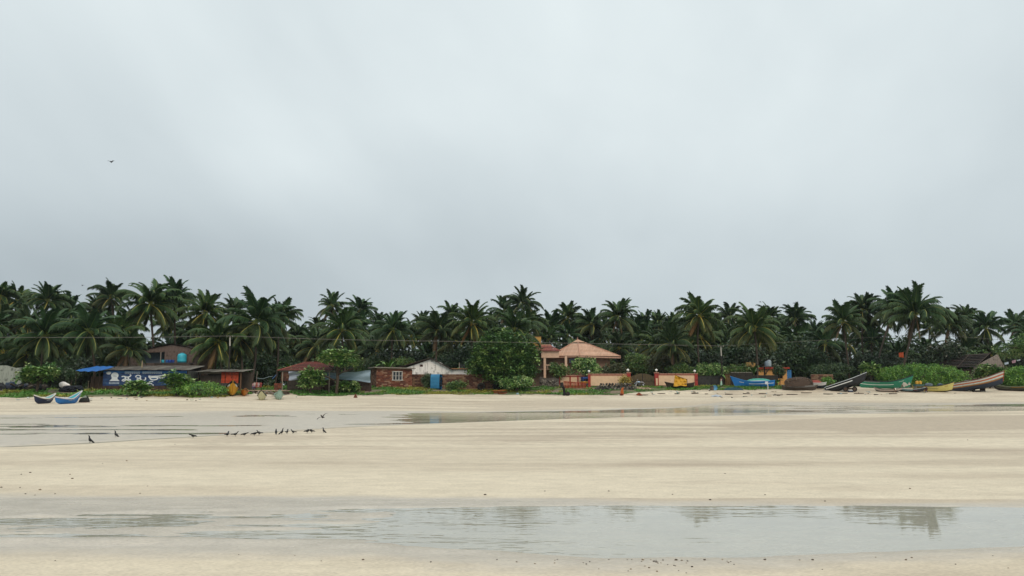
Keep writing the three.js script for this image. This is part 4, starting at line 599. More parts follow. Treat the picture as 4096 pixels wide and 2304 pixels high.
// --- pink hip-roofed house
{
  const F = frame(2320, 160), t = thing('hip_roof_house', 'pink house with a broad tiled hip roof behind the peach wall', 'house', F.o), V = (px, py, z) => new THREE.Vector3(F.x(px), F.y(py), z);
  const apex = V(2320, 1355, -5), ring = [V(2204, 1422, -3), V(2316, 1426, 2.6), V(2490, 1424, -2.4), V(2430, 1420, -11), V(2320, 1418, -13.5), V(2222, 1420, -10)];
  const tiles = [0xd6ad92, 0xd3a98e, 0xd8b096, 0xd1a68b].map((c) => mat(c, 0.9, 'mottle', 0.5)), slope = (a, b, v0, v1, lift) => sheet(30, 2, (u, v) => { const q = lerp(v0, v1, v), p = a.clone().lerp(b, u).lerp(apex, q); return [p.x, p.y + lift + 0.025 * Math.abs(Math.sin(u * 60)), p.z]; });
  for (let i = 0; i < 6; i++) { const a = ring[i], b = ring[(i + 1) % 6]; for (let j = 0; j < 7; j++) part(t, 'tile_course', slope(a, b, j / 8.4, (j + 1) / 8.4 + 0.012, 0.05 * (j === 0) + 0.02 * (j % 2)), tiles[(i + j) % 4]); part(t, 'lantern_slope', slope(a, b, 0.82, 1, 0.22), tiles[i % 4]); }
  const cap = mat(0xd0a088, 0.9, 'mottle', 0.6); for (const v of ring) part(t, 'hip_cap', bar([v.x, v.y + 0.06, v.z], [lerp(v.x, apex.x, 0.83), lerp(v.y, apex.y, 0.83) + 0.1, lerp(v.z, apex.z, 0.83)], 0.12, 0.1, 6), cap); part(t, 'finial', cyl(0.1, 0.03, 0.5, apex.x, apex.y + 0.2, apex.z, 8), cap);
  for (let i = 0; i < 6; i++) { const a = ring[i], b = ring[(i + 1) % 6], L = a.distanceTo(b), g = bx(L, 0.26, 0.12); g.rotateY(-Math.atan2(b.z - a.z, b.x - a.x)); g.translate((a.x + b.x) / 2, (a.y + b.y) / 2 - 0.2, (a.z + b.z) / 2); part(t, 'fascia', g, mat(0xd8ab94, 0.8)); }
  const ctr = new THREE.Vector3(F.x(2335), 0, -5.5); for (let i = 0; i < 6; i++) { const a = ring[i].clone().lerp(ctr, 0.28), b = ring[(i + 1) % 6].clone().lerp(ctr, 0.28), L = Math.hypot(b.x - a.x, b.z - a.z), h = ring[0].y - 0.1, g = bx(L, h, 0.2); g.rotateY(-Math.atan2(b.z - a.z, b.x - a.x)); g.translate((a.x + b.x) / 2, h / 2, (a.z + b.z) / 2); part(t, 'wall', g, mat(0xb08a76, 0.9, 'mottle', 0.4)); }
  part(t, 'window', bx(1.6, 0.9, 0.1, F.x(2292), F.y(1443), 0.35), new THREE.MeshPhysicalMaterial({ color: 0x3a4650, roughness: 0.15 }));
  // stair block with its own small roof, yellow tank room and tall column
  const pink = mat(0xe6c2a8, 0.85, 'faint', 0.3), xa = F.x(2165), xb = F.x(2236);
  part(t, 'stair_block', bx(xb - xa, F.y(1404) - F.y(1432), 3.4, (xa + xb) / 2, (F.y(1404) + F.y(1432)) / 2, -0.4), pink); part(t, 'stair_side', bx(F.x(2165) - F.x(2131), F.y(1408) - F.y(1434), 3, (F.x(2131) + xa) / 2 - 0.02, (F.y(1408) + F.y(1434)) / 2, -1.2), mat(0x5a4a40, 0.9, 'stain', 0.5));
  for (let j = 0; j < 5; j++) part(t, 'stair_tile_course', sheet(20, 1, (u, v) => { const q = (j + v * 1.05) / 5, x = lerp(lerp(F.x(2150), F.x(2142), q), lerp(F.x(2240), F.x(2205), q), u); return [x, lerp(F.y(1404), F.y(1379), q) + 0.05 * (1 - v), 1.6 - q * 3.2]; }), mat([0x8a4a40, 0x9c5a4c, 0x7a4038][j % 3], 0.9, 'stain', 0.6)); part(t, 'stair_gable', extrude([[F.x(2131), F.y(1408)], [F.x(2150), F.y(1404)], [F.x(2142), F.y(1379)], [F.x(2134), F.y(1382)]], 0.2), mat(0x6a3a34, 0.9));
  part(t, 'stair_fascia', bx(F.x(2242) - F.x(2148), 0.14, 0.1, (F.x(2242) + F.x(2148)) / 2, F.y(1405), 1.66), mat(0x7d3a36, 0.8)); part(t, 'ridge_cap', bx(F.x(2206) - F.x(2140), 0.2, 0.3, F.x(2173), F.y(1378), -1.6, 0.05), mat(0xc9a08c, 0.9));
  part(t, 'tank_room', bx(F.x(2166) - F.x(2124), F.y(1345) - F.y(1380), 1.6, F.x(2145), (F.y(1345) + F.y(1380)) / 2, -2.2), mat(0xc09a55, 0.9, 'stain', 0.5), 'stained yellow tank room on the roof'); part(t, 'tank_room_cap', bx(F.x(2167) - F.x(2122), 0.1, 1.7, F.x(2144.5), F.y(1345), -2.2), mat(0x8a6a44, 0.9, 'stain', 0.5));
  part(t, 'column', bx(0.46, F.y(1431) - 0, 0.46, F.x(2178.5), F.y(1431) / 2, 1.0), pink); part(t, 'column', bx(0.46, F.y(1426), 0.46, F.x(2262), F.y(1426) / 2, 1.6), pink); part(t, 'balcony_rail', bx(F.x(2270) - F.x(2176), 0.18, 0.2, F.x(2223), F.y(1461), 1.15), pink); part(t, 'balcony_floor', bx(F.x(2270) - F.x(2135), 0.2, 4, F.x(2202), F.y(1478), -1), mat(0x8a7464, 0.9)); part(t, 'back_wall', bx(F.x(2265) - F.x(2130), F.y(1432), 0.2, F.x(2197), F.y(1432) / 2, -2.2), mat(0x9a8070, 0.9));
  part(t, 'railing_bar', [0, 1, 2, 3, 4].map((i) => bx(0.05, F.y(1461) - F.y(1478), 0.05, F.x(2190 + i * 14), (F.y(1461) + F.y(1478)) / 2, 1.15)), pink); part(t, 'drain_pipe', bar([F.x(2128), 0.2, 0.6], [F.x(2128), F.y(1362), 0.2], 0.09), mat(0x3a342e, 0.8));
}
// --- compound wall: peach panels, red pilasters, globe lamps, arched gate
const PEACH = mat(0xe8c6a4, 0.9, 'faint', 0.4), RED = mat(0xa03a34, 0.85, 'stain', 0.5), COPING = mat(0xb48672, 0.9, 'stain', 0.7);
function globeLamp(px, pyTop, topY, F, label) { const p = at(px, 1500, F.D), t = thing('globe_lamp', label, 'lamp', [p.x, topY, p.z]); part(t, 'stem', cyl(0.07, 0.05, 0.22, 0, -0.02, 0, 8), mat(0x8a6a60)); const R = 0.24; part(t, 'globe', ball(R, R, R, 0, 0.2 + R * 0.92, 0, 16, 12), mat(0xe8e8e4, 0.35, null)); }
{
  const panel = (x0, x1, yt, D, label, opts = {}) => { const F = frame((x0 + x1) / 2, D), t = thing('compound_wall', label, 'wall', F.o), h = F.y(yt), W = F.x(x1) - F.x(x0); part(t, 'panel', bx(W, h - 0.1, 0.22, 0, (h - 0.1) / 2, -0.13), PEACH); part(t, 'coping', bx(W + 0.1, 0.2, 0.42, 0, h, -0.13, 0.03), COPING); part(t, 'band', bx(W, 0.1, 0.05, 0, h - 0.17, 0.01), RED); part(t, 'plinth_course', bx(W, 0.3, 0.3, 0, 0.12, -0.1), mat(0x6a5a4c, 0.95, 'stain', 0.6)); for (const [a, b, c, y2] of opts.pilasters || []) { const x = F.x((a + b) / 2), w = F.x(b) - F.x(a), hh = F.y(c); part(t, 'pilaster', bx(w, hh, 0.46, x, hh / 2, -0.06, 0.02), RED); part(t, 'pilaster_cap', bx(w + 0.16, 0.16, 0.6, x, hh + 0.08, -0.06, 0.03), COPING); if (y2) part(t, 'pilaster_inset', bx(w * 0.45, F.y(1513) - F.y(1541), 0.03, x, (F.y(1513) + F.y(1541)) / 2, 0.19), PEACH); } return F; };
  const A = panel(2360, 2510, 1497, 147.5, 'plain peach wall panel between red pilasters behind the dry stones', { pilasters: [[2352, 2362, 1498], [2507, 2522, 1493, 1]] });
  const B = panel(2632, 2782, 1496, 147.8, 'peach wall panel behind the yellow tarpaulin', { pilasters: [[2618, 2634, 1493, 1], [2778, 2790, 1497]] });
  const C = panel(2240, 2350, 1503, 151, 'set-back stained peach wall behind the red picket fence', { pilasters: [[2236, 2241, 1504], [2278, 2283, 1504], [2309, 2314, 1503]] });
  globeLamp(2356, 1474, A.o.y + A.y(1498) + 0.15, A, 'white globe lamp on the red pilaster by the picket fence'); globeLamp(2512, 1478, A.o.y + A.y(1493) + 0.15, A, 'white globe lamp on the gate pillar behind the croton shrub');
  globeLamp(2626, 1478, B.o.y + B.y(1493) + 0.15, B, 'white globe lamp on the gate pillar by the yellow tarpaulin wall'); globeLamp(2779, 1472, B.o.y + B.y(1497) + 0.15, B, 'white globe lamp at the end of the peach wall near the telegraph pole');
  const F = frame(2570, 148), t = thing('arched_gate', 'brown double gate with a curved top between the pillars', 'gate', F.o), gm = mat(0x5f5238, 0.8, 'stain', 0.5), xa = F.x(2523), xb = F.x(2569), xc = F.x(2571), xd = F.x(2617), ys = F.y(1507), yc = F.y(1494);
  const arc = (x0, x1, up) => { const n = 10, a = []; for (let i = 0; i <= n; i++) { const u = i / n, s = up ? u : 1 - u; a.push([lerp(x0, x1, u), lerp(ys, yc, Math.sin(s * Math.PI / 2))]); } return a; };
  for (const [a, b, up] of [[xa, xb, true], [xc, xd, false]]) { const l = part(t, 'gate_leaf', extrude([[a, 0.12], [b, 0.12], ...arc(a, b, up).reverse()], 0.05), gm); const n = 9; for (let i = 0; i <= n; i++) { const u = i / n, s = up ? u : 1 - u; part(l, 'gate_bar', bx(0.05, lerp(ys, yc, Math.sin(s * Math.PI / 2)) - 0.15, 0.05, lerp(a + 0.04, b - 0.04, u), (lerp(ys, yc, Math.sin(s * Math.PI / 2)) + 0.1) / 2, 0.03), mat(0x4a4030, 0.8)); } part(l, 'gate_rail', bx(b - a, 0.08, 0.05, (a + b) / 2, 1.0, 0.06), mat(0x4a4030, 0.8)); }
  part(t, 'gate_post', bx(0.1, yc, 0.1, F.x(2570), yc / 2, -0.02), mat(0x2a2620, 0.8));
  // ruin wall
  const G = frame(2200, 149.5), r = thing('ruin_wall', 'crumbling grey stone wall beside the red picket fence', 'wall', G.o), R = rng(15); part(r, 'core', extrude([[G.x(2158), 0], [G.x(2236), 0], [G.x(2236), G.y(1516)], [G.x(2215), G.y(1510)], [G.x(2190), G.y(1514)], [G.x(2158), G.y(1506)]], 0.4), mat(0x5c5650, 0.95, 'stain', 0.6)); for (let i = 0; i < 44; i++) { const m = part(r, 'stone', lump(0.2 + 0.14 * R(), 720 + i % 5, 0.3, 1, 0.8), mat([0x7a756e, 0x5f5a55, 0x8d867c][i % 3], 0.95)); m.position.set(lerp(G.x(2164), G.x(2232), R()), 0.1 + R() * (G.y(1518) - 0.3), -0.02); m.rotation.set(R() * 3, R() * 3, R() * 3); }
  // red picket fence
  const K = frame(2298, 145), f = thing('picket_fence', 'rust red picket fence standing in the grass', 'fence', K.o, -0.12), x0 = K.x(2256), x1 = K.x(2343), pm = [0xa5452c, 0x8f3824, 0xb2553a].map((c) => mat(c, 0.9, 'wood', 0.9)); const n = 20; for (let i = 0; i < n; i++) { const u = i / (n - 1), x = lerp(x0, x1, u), yt = lerp(K.y(1527), K.y(1535), u) + 0.12 * hash2(i, 3), m = part(f, 'picket', bx(0.135, yt + 0.3, 0.035, 0, 0, 0, 0.01), pm[i % 3]); m.position.set(x, (yt - 0.3) / 2, 0.04 * hash2(i, 9)); m.rotation.z = (hash2(i, 5) - 0.5) * 0.07; } for (const y of [0.35, 1.05]) part(f, 'rail', bx(x1 - x0, 0.09, 0.05, (x0 + x1) / 2, y, -0.05), pm[1]); part(f, 'top_rail', bar([x0 - 0.1, K.y(1527) + 0.1, -0.02], [x1 + 0.05, K.y(1534), -0.02], 0.06), pm[0]);
}
// --- dry stone wall in front of the peach panel
{
  const F = frame(2450, 142.5), t = thing('dry_stone_wall', 'tumbledown dry stone wall below the peach wall', 'wall', F.o), R = rng(33), ms = [0x5d5a52, 0x4a4842, 0x757066, 0x8a8578, 0x3d3b38].map((c) => mat(c, 0.95, 'mottle', 1));
  part(t, 'rubble_core', bx(F.x(2536) - F.x(2392), 0.75, 0.5, F.x(2464), 0.35, -0.35, 0.05), mat(0x5d5a52, 0.95));
  for (let row = 0; row < 4; row++) for (let px = 2378 + row * 5; px < 2545; px += 9.5 + 4 * R()) { const yt = (px < 2400 ? 0.5 : 1) * (px > 2520 ? 0.6 : 1); const m = part(t, 'stone', lump(0.2 + 0.05 * R(), 740 + Math.floor(R() * 6), 0.22, 1, 0.7), ms[Math.floor(R() * 5)]); m.position.set(F.x(px), (0.16 + row * 0.29) * yt, (R() - 0.5) * 0.2); m.rotation.set(R(), R() * 3, R()); }
  for (let i = 0; i < 9; i++) { const p = hit(2545 + i * 6.5 + 3 * R(), 1555 + R() * 6); solo('loose_stone', lump(0.26 + 0.1 * R(), 760 + i, 0.25, 1, 0.75), mat([0xb09a80, 0x9c866e, 0xbfa98e][i % 3], 0.95, 'mottle', 1), 'pale brown loose stone in the grass before the arched gate', 'stone', [p.x, p.y + 0.1, p.z], R() * 3, 'loose stones before the arched gate'); }
}
// --- black wall, brown pillar, orange house, tank stand
{
  const F = frame(2840, 150), t = thing('black_wall', 'black wall behind the standing person', 'wall', F.o); part(t, 'wall', bx(F.x(2896) - F.x(2791), F.y(1504), 0.3, F.x(2843), F.y(1504) / 2, -0.1), mat(0x3a3a38, 0.95, 'stain', 0.4)); part(t, 'coping', bx(F.x(2897) - F.x(2790), 0.1, 0.42, F.x(2843), F.y(1503), -0.1), mat(0x2a2a28, 0.95));  // one dark grey over the whole wall, a deeper grey on the coping
  const P = frame(2909, 149.8), p = thing('brown_pillar', 'mossy brown gate pillar between the black walls', 'pillar', P.o); part(p, 'shaft', bx(P.x(2919) - P.x(2898), P.y(1497), 0.6, 0, P.y(1497) / 2, 0), mat(0x5e4a2c, 0.95, 'stain', 0.7)); part(p, 'cap', bx(P.x(2922) - P.x(2895), 0.14, 0.8, 0, P.y(1496), 0), mat(0x4a3c28, 0.95));
  const G = frame(3015, 151), s = thing('dark_stone_wall', 'dark stepped stone wall behind the blue boat', 'wall', G.o); part(s, 'wall', extrude([[G.x(2922), 0], [G.x(3112), 0], [G.x(3112), G.y(1502)], [G.x(3010), G.y(1502)], [G.x(3010), G.y(1492)], [G.x(2924), G.y(1490)]], 0.4), mat(0x34302c, 0.95, 'stain', 0.6)); part(s, 'coping', bx(G.x(3010) - G.x(2924), 0.12, 0.55, (G.x(3010) + G.x(2924)) / 2, G.y(1490), -0.2), mat(0x8a867c, 0.95, 'stain', 0.6)); part(s, 'coping', bx(G.x(3112) - G.x(3012), 0.12, 0.55, (G.x(3112) + G.x(3012)) / 2, G.y(1502), -0.2), mat(0x4a463f, 0.95, 'stain', 0.6));
  const O = frame(3098, 160), o = thing('orange_house', 'small orange house with a red roof edge', 'house', O.o), yt = O.y(1475), om = mat(0xe0a866, 0.9, 'faint', 0.3);
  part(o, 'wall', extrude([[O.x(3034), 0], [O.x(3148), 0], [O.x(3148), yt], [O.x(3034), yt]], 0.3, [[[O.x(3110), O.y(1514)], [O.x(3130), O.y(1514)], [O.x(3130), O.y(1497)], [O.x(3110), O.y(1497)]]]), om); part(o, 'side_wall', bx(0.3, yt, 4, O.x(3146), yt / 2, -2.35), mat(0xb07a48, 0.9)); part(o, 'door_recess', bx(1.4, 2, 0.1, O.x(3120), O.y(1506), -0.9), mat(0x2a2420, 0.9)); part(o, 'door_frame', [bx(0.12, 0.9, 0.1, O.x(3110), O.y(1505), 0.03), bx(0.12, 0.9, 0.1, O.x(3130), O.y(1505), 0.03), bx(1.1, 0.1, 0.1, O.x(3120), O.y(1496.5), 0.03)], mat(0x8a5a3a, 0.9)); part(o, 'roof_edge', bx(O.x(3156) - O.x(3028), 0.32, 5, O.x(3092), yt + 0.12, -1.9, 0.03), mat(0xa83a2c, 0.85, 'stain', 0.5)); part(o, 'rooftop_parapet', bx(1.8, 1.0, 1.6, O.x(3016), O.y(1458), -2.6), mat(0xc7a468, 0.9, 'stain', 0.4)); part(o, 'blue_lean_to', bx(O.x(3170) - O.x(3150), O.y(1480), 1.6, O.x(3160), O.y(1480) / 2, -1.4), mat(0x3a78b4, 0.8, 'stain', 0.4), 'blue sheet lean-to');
  const S = frame(3066, 152), k = thing('tank_stand', 'dark post stand with a tank platform before the orange house', 'tank stand', S.o), pt = S.y(1466); part(k, 'post', bx(0.24, pt, 0.24, S.x(3059), pt / 2, 0), mat(0x1f1d1c, 0.9)); part(k, 'platform', bx(S.x(3086) - S.x(3052), 0.12, 1.2, S.x(3069), pt, 0), mat(0x6a6a68, 0.9)); for (const z of [-0.5, 0.5]) part(k, 'brace', bar([S.x(3061), pt - 1.5, 0], [S.x(3083), pt, z], 0.05), mat(0x3a302a, 0.9)); part(k, 'brace', bar([S.x(3064), pt - 1.5, 0.2], [S.x(3066), pt, 0.4], 0.05), mat(0x5a4636, 0.9));
  [[3068, 0.34, 1.0, 0x8fa0b0], [3078, 0.42, 1.2, 0xb4c2cc]].forEach(([px, r, h, c], i) => { const w = thing('stand_tank', `${i ? 'pale' : 'grey blue'} cylindrical tank on the dark post stand`, 'water tank', [S.o.x + S.x(px), S.o.y + pt + 0.06, S.o.z]); part(w, 'barrel', new THREE.LatheGeometry([[0, 0], [r, 0], [r, h * 0.8], [r * 0.6, h * 0.95], [0, h]].map((p) => new THREE.Vector2(...p)), 16), mat(c, 0.5)); part(w, 'lid', cyl(r * 0.4, r * 0.35, 0.08, 0, h - 0.05, 0, 10), mat(0x6a7680, 0.6)); });
  const B = frame(3288, 151), b = thing('block_wall_stub', 'short laterite block wall stub behind the red-covered boat', 'wall', B.o), x0 = B.x(3244), x1 = B.x(3332), h = B.y(1497); part(b, 'core', bx(x1 - x0, h - 0.05, 0.2, (x0 + x1) / 2, h / 2, -0.12), mat(0x9a7c66, 0.95)); blocks(b, 'block', x0, x1, 0.1, h, 0, 0.5, 0.27, LATDARK, 41);
}
// --- thatched hut
{
  const F = frame(3900, 157), t = thing('thatched_hut', 'hut with a dark palm-thatch roof and grey plaster gable', 'hut', F.o), V = (px, py, z) => new THREE.Vector3(F.x(px), F.y(py), z);
  const A = V(3992, 1413, -2), B = V(3862, 1420, -7), C = V(3878, 1472, 2.2), Dd = V(3776, 1474, -3), thatch = [0x2e2723, 0x3a302a, 0x251f1d].map((c) => mat(c, 1, 'wood', 1.2)), n = 8;
  for (let j = 0; j < n; j++) part(t, 'thatch_course', sheet(24, 2, (u, v) => { const q = (j + v * 1.15) / n, p = C.clone().lerp(Dd, u).lerp(A.clone().lerp(B, u), q); return [p.x, p.y + 0.16 * (1 - v) + 0.06 * vnoise(u * 40, j * 7 + v * 2), p.z + 0.06 * vnoise(u * 31 + 9, j)]; }), thatch[j % 3]);
  part(t, 'back_slope', sheet(6, 2, (u, v) => { const p = A.clone().lerp(B, u), q = V(4030, 1474, -5).lerp(V(3930, 1474, -10), u); return p.lerp(q, v).toArray(); }), thatch[0]);
  const ridge = mat(0x4a4038, 0.95, 'wood', 1); part(t, 'ridge_pole', bar(A.toArray(), B.toArray(), 0.14, 0.12), ridge); for (const u of [0, 0.45]) { const p = A.clone().lerp(B, u), q = C.clone().lerp(Dd, u); part(t, 'roof_pole', bar([p.x, p.y + 0.2, p.z + 0.1], [q.x, q.y + 0.22, q.z + 0.1], 0.08), ridge); }
  part(t, 'gable_wall', extrude([[F.x(3882), 0], [F.x(4010), 0], [F.x(4010), F.y(1462)], [F.x(3990), F.y(1418)], [F.x(3890), F.y(1468)]], 0.25), mat(0x8a8078, 0.95, 'stain', 0.6)).position.z = 0.6; part(t, 'side_wall', (() => { const a = V(3886, 1476, 0.5), b = V(3788, 1478, -4), L = Math.hypot(b.x - a.x, b.z - a.z), h = a.y, g = bx(L, h, 0.2); g.rotateY(-Math.atan2(b.z - a.z, b.x - a.x)); g.translate((a.x + b.x) / 2, h / 2, (a.z + b.z) / 2); return g; })(), mat(0x6a5e52, 0.95));
  const W = frame(4060, 154), w = thing('washing_line', 'washing line with a white and a pink cloth', 'washing line', W.o); part(w, 'line', tube([[W.x(4012), W.y(1456), 0], [W.x(4060), W.y(1444), 0], [W.x(4110), W.y(1436), 0]], 0.02), mat(0x5a5a58)); for (const [p, y] of [[4012, 1456], [4110, 1436]]) part(w, 'pole', bar([W.x(p), -0.1, 0], [W.x(p), W.y(y), 0], 0.05), DARKWOOD); const cl = (x, y, wd, hg, c) => part(w, 'cloth', sheet(6, 4, (u, v) => [W.x(x) + (u - 0.5) * wd, W.y(y) + 0.25 * (u - 0.5) * wd - v * hg, 0.05 * Math.sin(u * 9 + v * 2)]), mat(c, 0.8, 'cloth', 1)); cl(4030, 1449, 0.8, 0.4, 0xbfd0e0); cl(4060, 1441, 0.8, 0.5, 0xb08a98); cl(4080, 1438, 0.7, 0.25, 0xa8b4bc);
  // flag on a pole
  const G = frame(3618, 156), f = thing('flag', 'orange flag on a thin pole above the creeper mound', 'flag', G.o); part(f, 'pole', bar([0, -0.1, 0], [0.1, G.y(1404), 0], 0.05, 0.03), mat(0x4a4038)); part(f, 'flag_cloth', sheet(8, 6, (u, v) => [0.08 - u * 0.95, G.y(1409) - v * (1.05 - 0.25 * u) - 0.12 * u, 0.12 * Math.sin(u * 7)]), mat(0xe2602c, 0.7, 'cloth', 1));
}
// --- telegraph poles and wires
{
  const mk = (px, pyTop, D, label, c1, split) => { const F = frame(px, D), t = thing('telegraph_pole', label, 'pole', F.o), h = F.y(pyTop), s = F.y(split); part(t, 'lower_pole', bar([0.1, -0.2, 0], [0.05, s, 0], 0.15, 0.12, 8), mat(0x2c2825, 0.9, 'wood', 0.8)); part(t, 'upper_pole', bar([0.05, s, 0], [0, h, 0], 0.11, 0.09, 8), mat(c1, 0.85, 'mottle', 0.8)); part(t, 'cross_arm', bx(1.1, 0.08, 0.08, 0, h - 0.15, 0.1), mat(0x4a4038)); for (const x of [-0.45, 0.45]) part(t, 'insulator', cyl(0.05, 0.04, 0.14, x, h - 0.11, 0.1, 7), mat(0xb8b4ac, 0.4)); return F.o.clone().add(new THREE.Vector3(0, h, 0.1)); };
  const a = mk(913, 1344, 128, 'telegraph pole with a white top among the palms behind the orange doors', 0xc9c4ba, 1384), b = mk(2887, 1384, 149, 'telegraph pole with a white upper half beside the black wall', 0xc4c0b8, 1424);
  const wire = (pts, r, label) => solo('overhead_wire', tube(pts, r, 60, 5), mat(0x6e6b65, 0.7, null), label, 'wire'); const far = at(-500, 1347, 119);
  wire([far, at(200, 1350, 122), at(600, 1349, 125), a], 0.035, 'overhead wire running past the painted shed to the palm-hidden pole'); wire([a, at(1300, 1357, 131), at(1900, 1367, 138), at(2400, 1375, 144), b], 0.035, 'long overhead wire between the two telegraph poles'); const c2 = onGround(3700, 160), d2 = at(3720, 1342, 160); wire([b, at(3200, 1366, 153), at(3450, 1352, 157), d2, at(4300, 1384, 165)], 0.025, 'thin overhead wire crossing the palms from the pole beside the black wall');
}

// ---------------------------------------------------------------- boats: bow along +x, keel on y = 0
let FLAKE;
function boat(name, label, o, p, yaw, pitch = 0, roll = 0) {
  const t = thing(name, label, 'boat', p); t.rotation.order = 'YXZ'; t.rotation.set(roll, yaw - Math.atan2(t.position.x, -t.position.z), pitch);   // yaw counts from broadside to the line of sight at this spot
  const { L, B, H } = o, bowR = o.bow ?? 0.6, sternR = o.stern ?? 0.3, rake = o.rake ?? 0.5, rakeS = o.rakeS ?? 0.2, transom = o.transom ?? 0, full = o.full ?? 0.55;
  const half = (q) => { const a = Math.abs(q); return B / 2 * (q > 0 || !transom ? Math.pow(1 - Math.pow(a, 2.1), 0.72) : Math.sqrt(1 - (1 - transom * transom) * a * a)); };
  const sheer = (q) => H + bowR * Math.pow(Math.max(0, q), 2.3) + sternR * Math.pow(Math.max(0, -q), 2.3), keel = (q) => (o.rocker ?? 0.12) * Math.pow(Math.abs(q), 4) * H * 2;
  const P = (q, s, off = 0) => { const b = Math.max(0, half(q) * Math.pow(s, full) + off * (half(q) > 0.02 ? 1 : 0.3)), k = keel(q), y = k + (sheer(q) - k) * s; return [L / 2 * q + (q > 0 ? rake : -rakeS) * s * Math.pow(Math.abs(q), 4), y, b]; };
  const skin = (s0, s1, off, nv = 6) => join([1, -1].map((sg) => sheet(26, nv, (u, v) => { const q = u * 1.998 - 0.999, c = P(q, lerp(s0, s1, v), off); return [c[0], c[1], sg * c[2]]; })));
  const m = (c, r = 0.6) => (typeof c === 'number' ? mat(c, r, o.worn ?? 'faint', 0.6) : c);
  part(t, 'hull', skin(0.0, 1, 0, 9), m(o.color));
  part(t, 'inner_hull', join([1, -1].map((sg) => sheet(22, 5, (u, v) => { const q = (u * 2 - 1) * 0.965, c = P(q, lerp(0.08, 0.985, v)); return [c[0], c[1] + 0.03, sg * Math.max(0, c[2] - 0.05)]; }))), m(o.inner ?? 0x6a5a48));
  if (transom) part(t, 'transom', sheet(8, 5, (u, v) => { const c = P(-0.999, v); return [c[0] - 0.01, c[1], (u * 2 - 1) * c[2]]; }), m(o.color));
  const rim = (sg) => { const a = []; for (let i = 0; i <= 20; i++) { const q = (i / 20 * 2 - 1) * 0.995, c = P(q, 1); a.push(new THREE.Vector3(c[0], c[1] + 0.01, sg * c[2])); } return tube(a, o.rim ?? 0.05, 26, 5); };
  for (const sg of [1, -1]) part(t, 'gunwale', rim(sg), m(o.rail ?? 0x2a2624));
  for (const [s0, s1, c, q0 = -0.999, q1 = 0.999] of o.bands || []) for (const sg of [1, -1]) part(t, 'strake', sheet(22, 2, (u, v) => { const c2 = P(lerp(q0, q1, u), lerp(s0, s1, v), 0.014); return [c2[0], c2[1], sg * c2[2]]; }), m(c));
  const nT = o.thwarts ?? 3; for (let i = 0; i < nT; i++) { const q = lerp(-0.6, 0.6, nT > 1 ? i / (nT - 1) : 0.5), c = P(q, 0.78); part(t, 'thwart', bx(0.2, 0.04, c[2] * 2 - 0.04, c[0], c[1], 0), m(o.thwart ?? 0x8a7660, 0.85)); }
  if (o.stem) part(t, 'stem_post', tube([0.15, 0.4, 0.7, 1].map((s) => { const c = P(0.999, s); return [c[0] + 0.02, c[1] + (s === 1 ? 0.12 : 0), 0]; }), 0.07, 8, 6), m(o.stem));
  t.userData.section = undefined; delete t.userData.section;
  return { t, P };
}
const sink = (p, d = 0.06) => { p.y -= d; return p; };
boat('rowing_boat', 'dark navy dinghy with a pale inside on the sand', { L: 2.5, B: 1.1, H: 0.62, bow: 0.6, stern: 0.42, rake: 0.4, rocker: 0.3, color: 0x1d2a48, inner: 0x8fc8cc, rail: 0xd8d4cc, rim: 0.07, bands: [[0.68, 0.76, 0xb4bcc4, 0.0, 0.98]] }, sink(hit(174, 1614)), 0.75);
boat('rowing_boat', 'bright blue dinghy with a turquoise inside on the sand', { L: 3.0, B: 1.15, H: 0.62, bow: 0.95, stern: 0.25, rake: 0.6, rocker: 0.25, rim: 0.07, color: 0x2070b8, inner: 0x52bfcc, rail: 0xd0ccd4, bands: [[0.7, 0.78, 0xa9b8cc, -0.1, 0.98]] }, sink(hit(266, 1615)), 0.72);
{ const p = hit(338, 1609), t = thing('coracle', 'round tarred coracle with a pale patch beside the blue dinghy', 'coracle', sink(p)); const g = sheet(24, 10, (u, v) => { const a = u * 6.283, e = v * 1.5, r = 0.62 * Math.cos(e) * (1 + 0.07 * Math.sin(a * 3)); return [Math.cos(a) * r, 0.82 * Math.sin(e) + 0.12 * Math.cos(a) * Math.sin(e), Math.sin(a) * r]; }); part(t, 'coracle_shell', g, mat(0x23241f, 0.9, 'stain', 0.8)); part(t, 'patch', sheet(6, 4, (u, v) => { const a = 1.9 - u * 1.3, e = 0.75 + v * 0.5, r = 0.64 * Math.cos(e); return [Math.cos(a) * r, 0.85 * Math.sin(e) + 0.12 * Math.cos(a) * Math.sin(e), Math.sin(a) * r + 0.01]; }), mat(0x8f978a, 0.8)); part(t, 'rim', new THREE.TorusGeometry(0.63, 0.05, 6, 24).rotateX(Math.PI / 2).translate(0, 0.05, 0), mat(0x5c2e24, 0.9)); }
const HB = -Math.PI / 2, bowOn = (px, py, L) => { const D = -hit(px, py).z + L / 2 + 0.2; return sink(onGround(px, D), 0.08); };
boat('fishing_boat', 'big yellow boat seen bow-on with black and white gunwales', { L: 6.4, B: 1.95, H: 1.2, bow: 1.05, stern: 0.2, rake: 0.5, full: 0.42, color: 0xd29a20, inner: 0x3a3430, rail: 0x16181a, rim: 0.09, bands: [[0.86, 0.98, 0x17191c], [0.8, 0.92, 0xd8dada, 0.62, 0.86]], stem: 0xa87414 }, bowOn(927, 1588, 6.4), HB + 0.03, -0.07);
boat('rowing_boat', 'small orange boat seen bow-on beside the yellow boat', { L: 3.6, B: 1.05, H: 0.6, bow: 0.4, rake: 0.4, full: 0.42, color: 0xb8701a, inner: 0x5a4030, rail: 0xa86a20 }, bowOn(979, 1586, 3.6), HB - 0.05, -0.06);
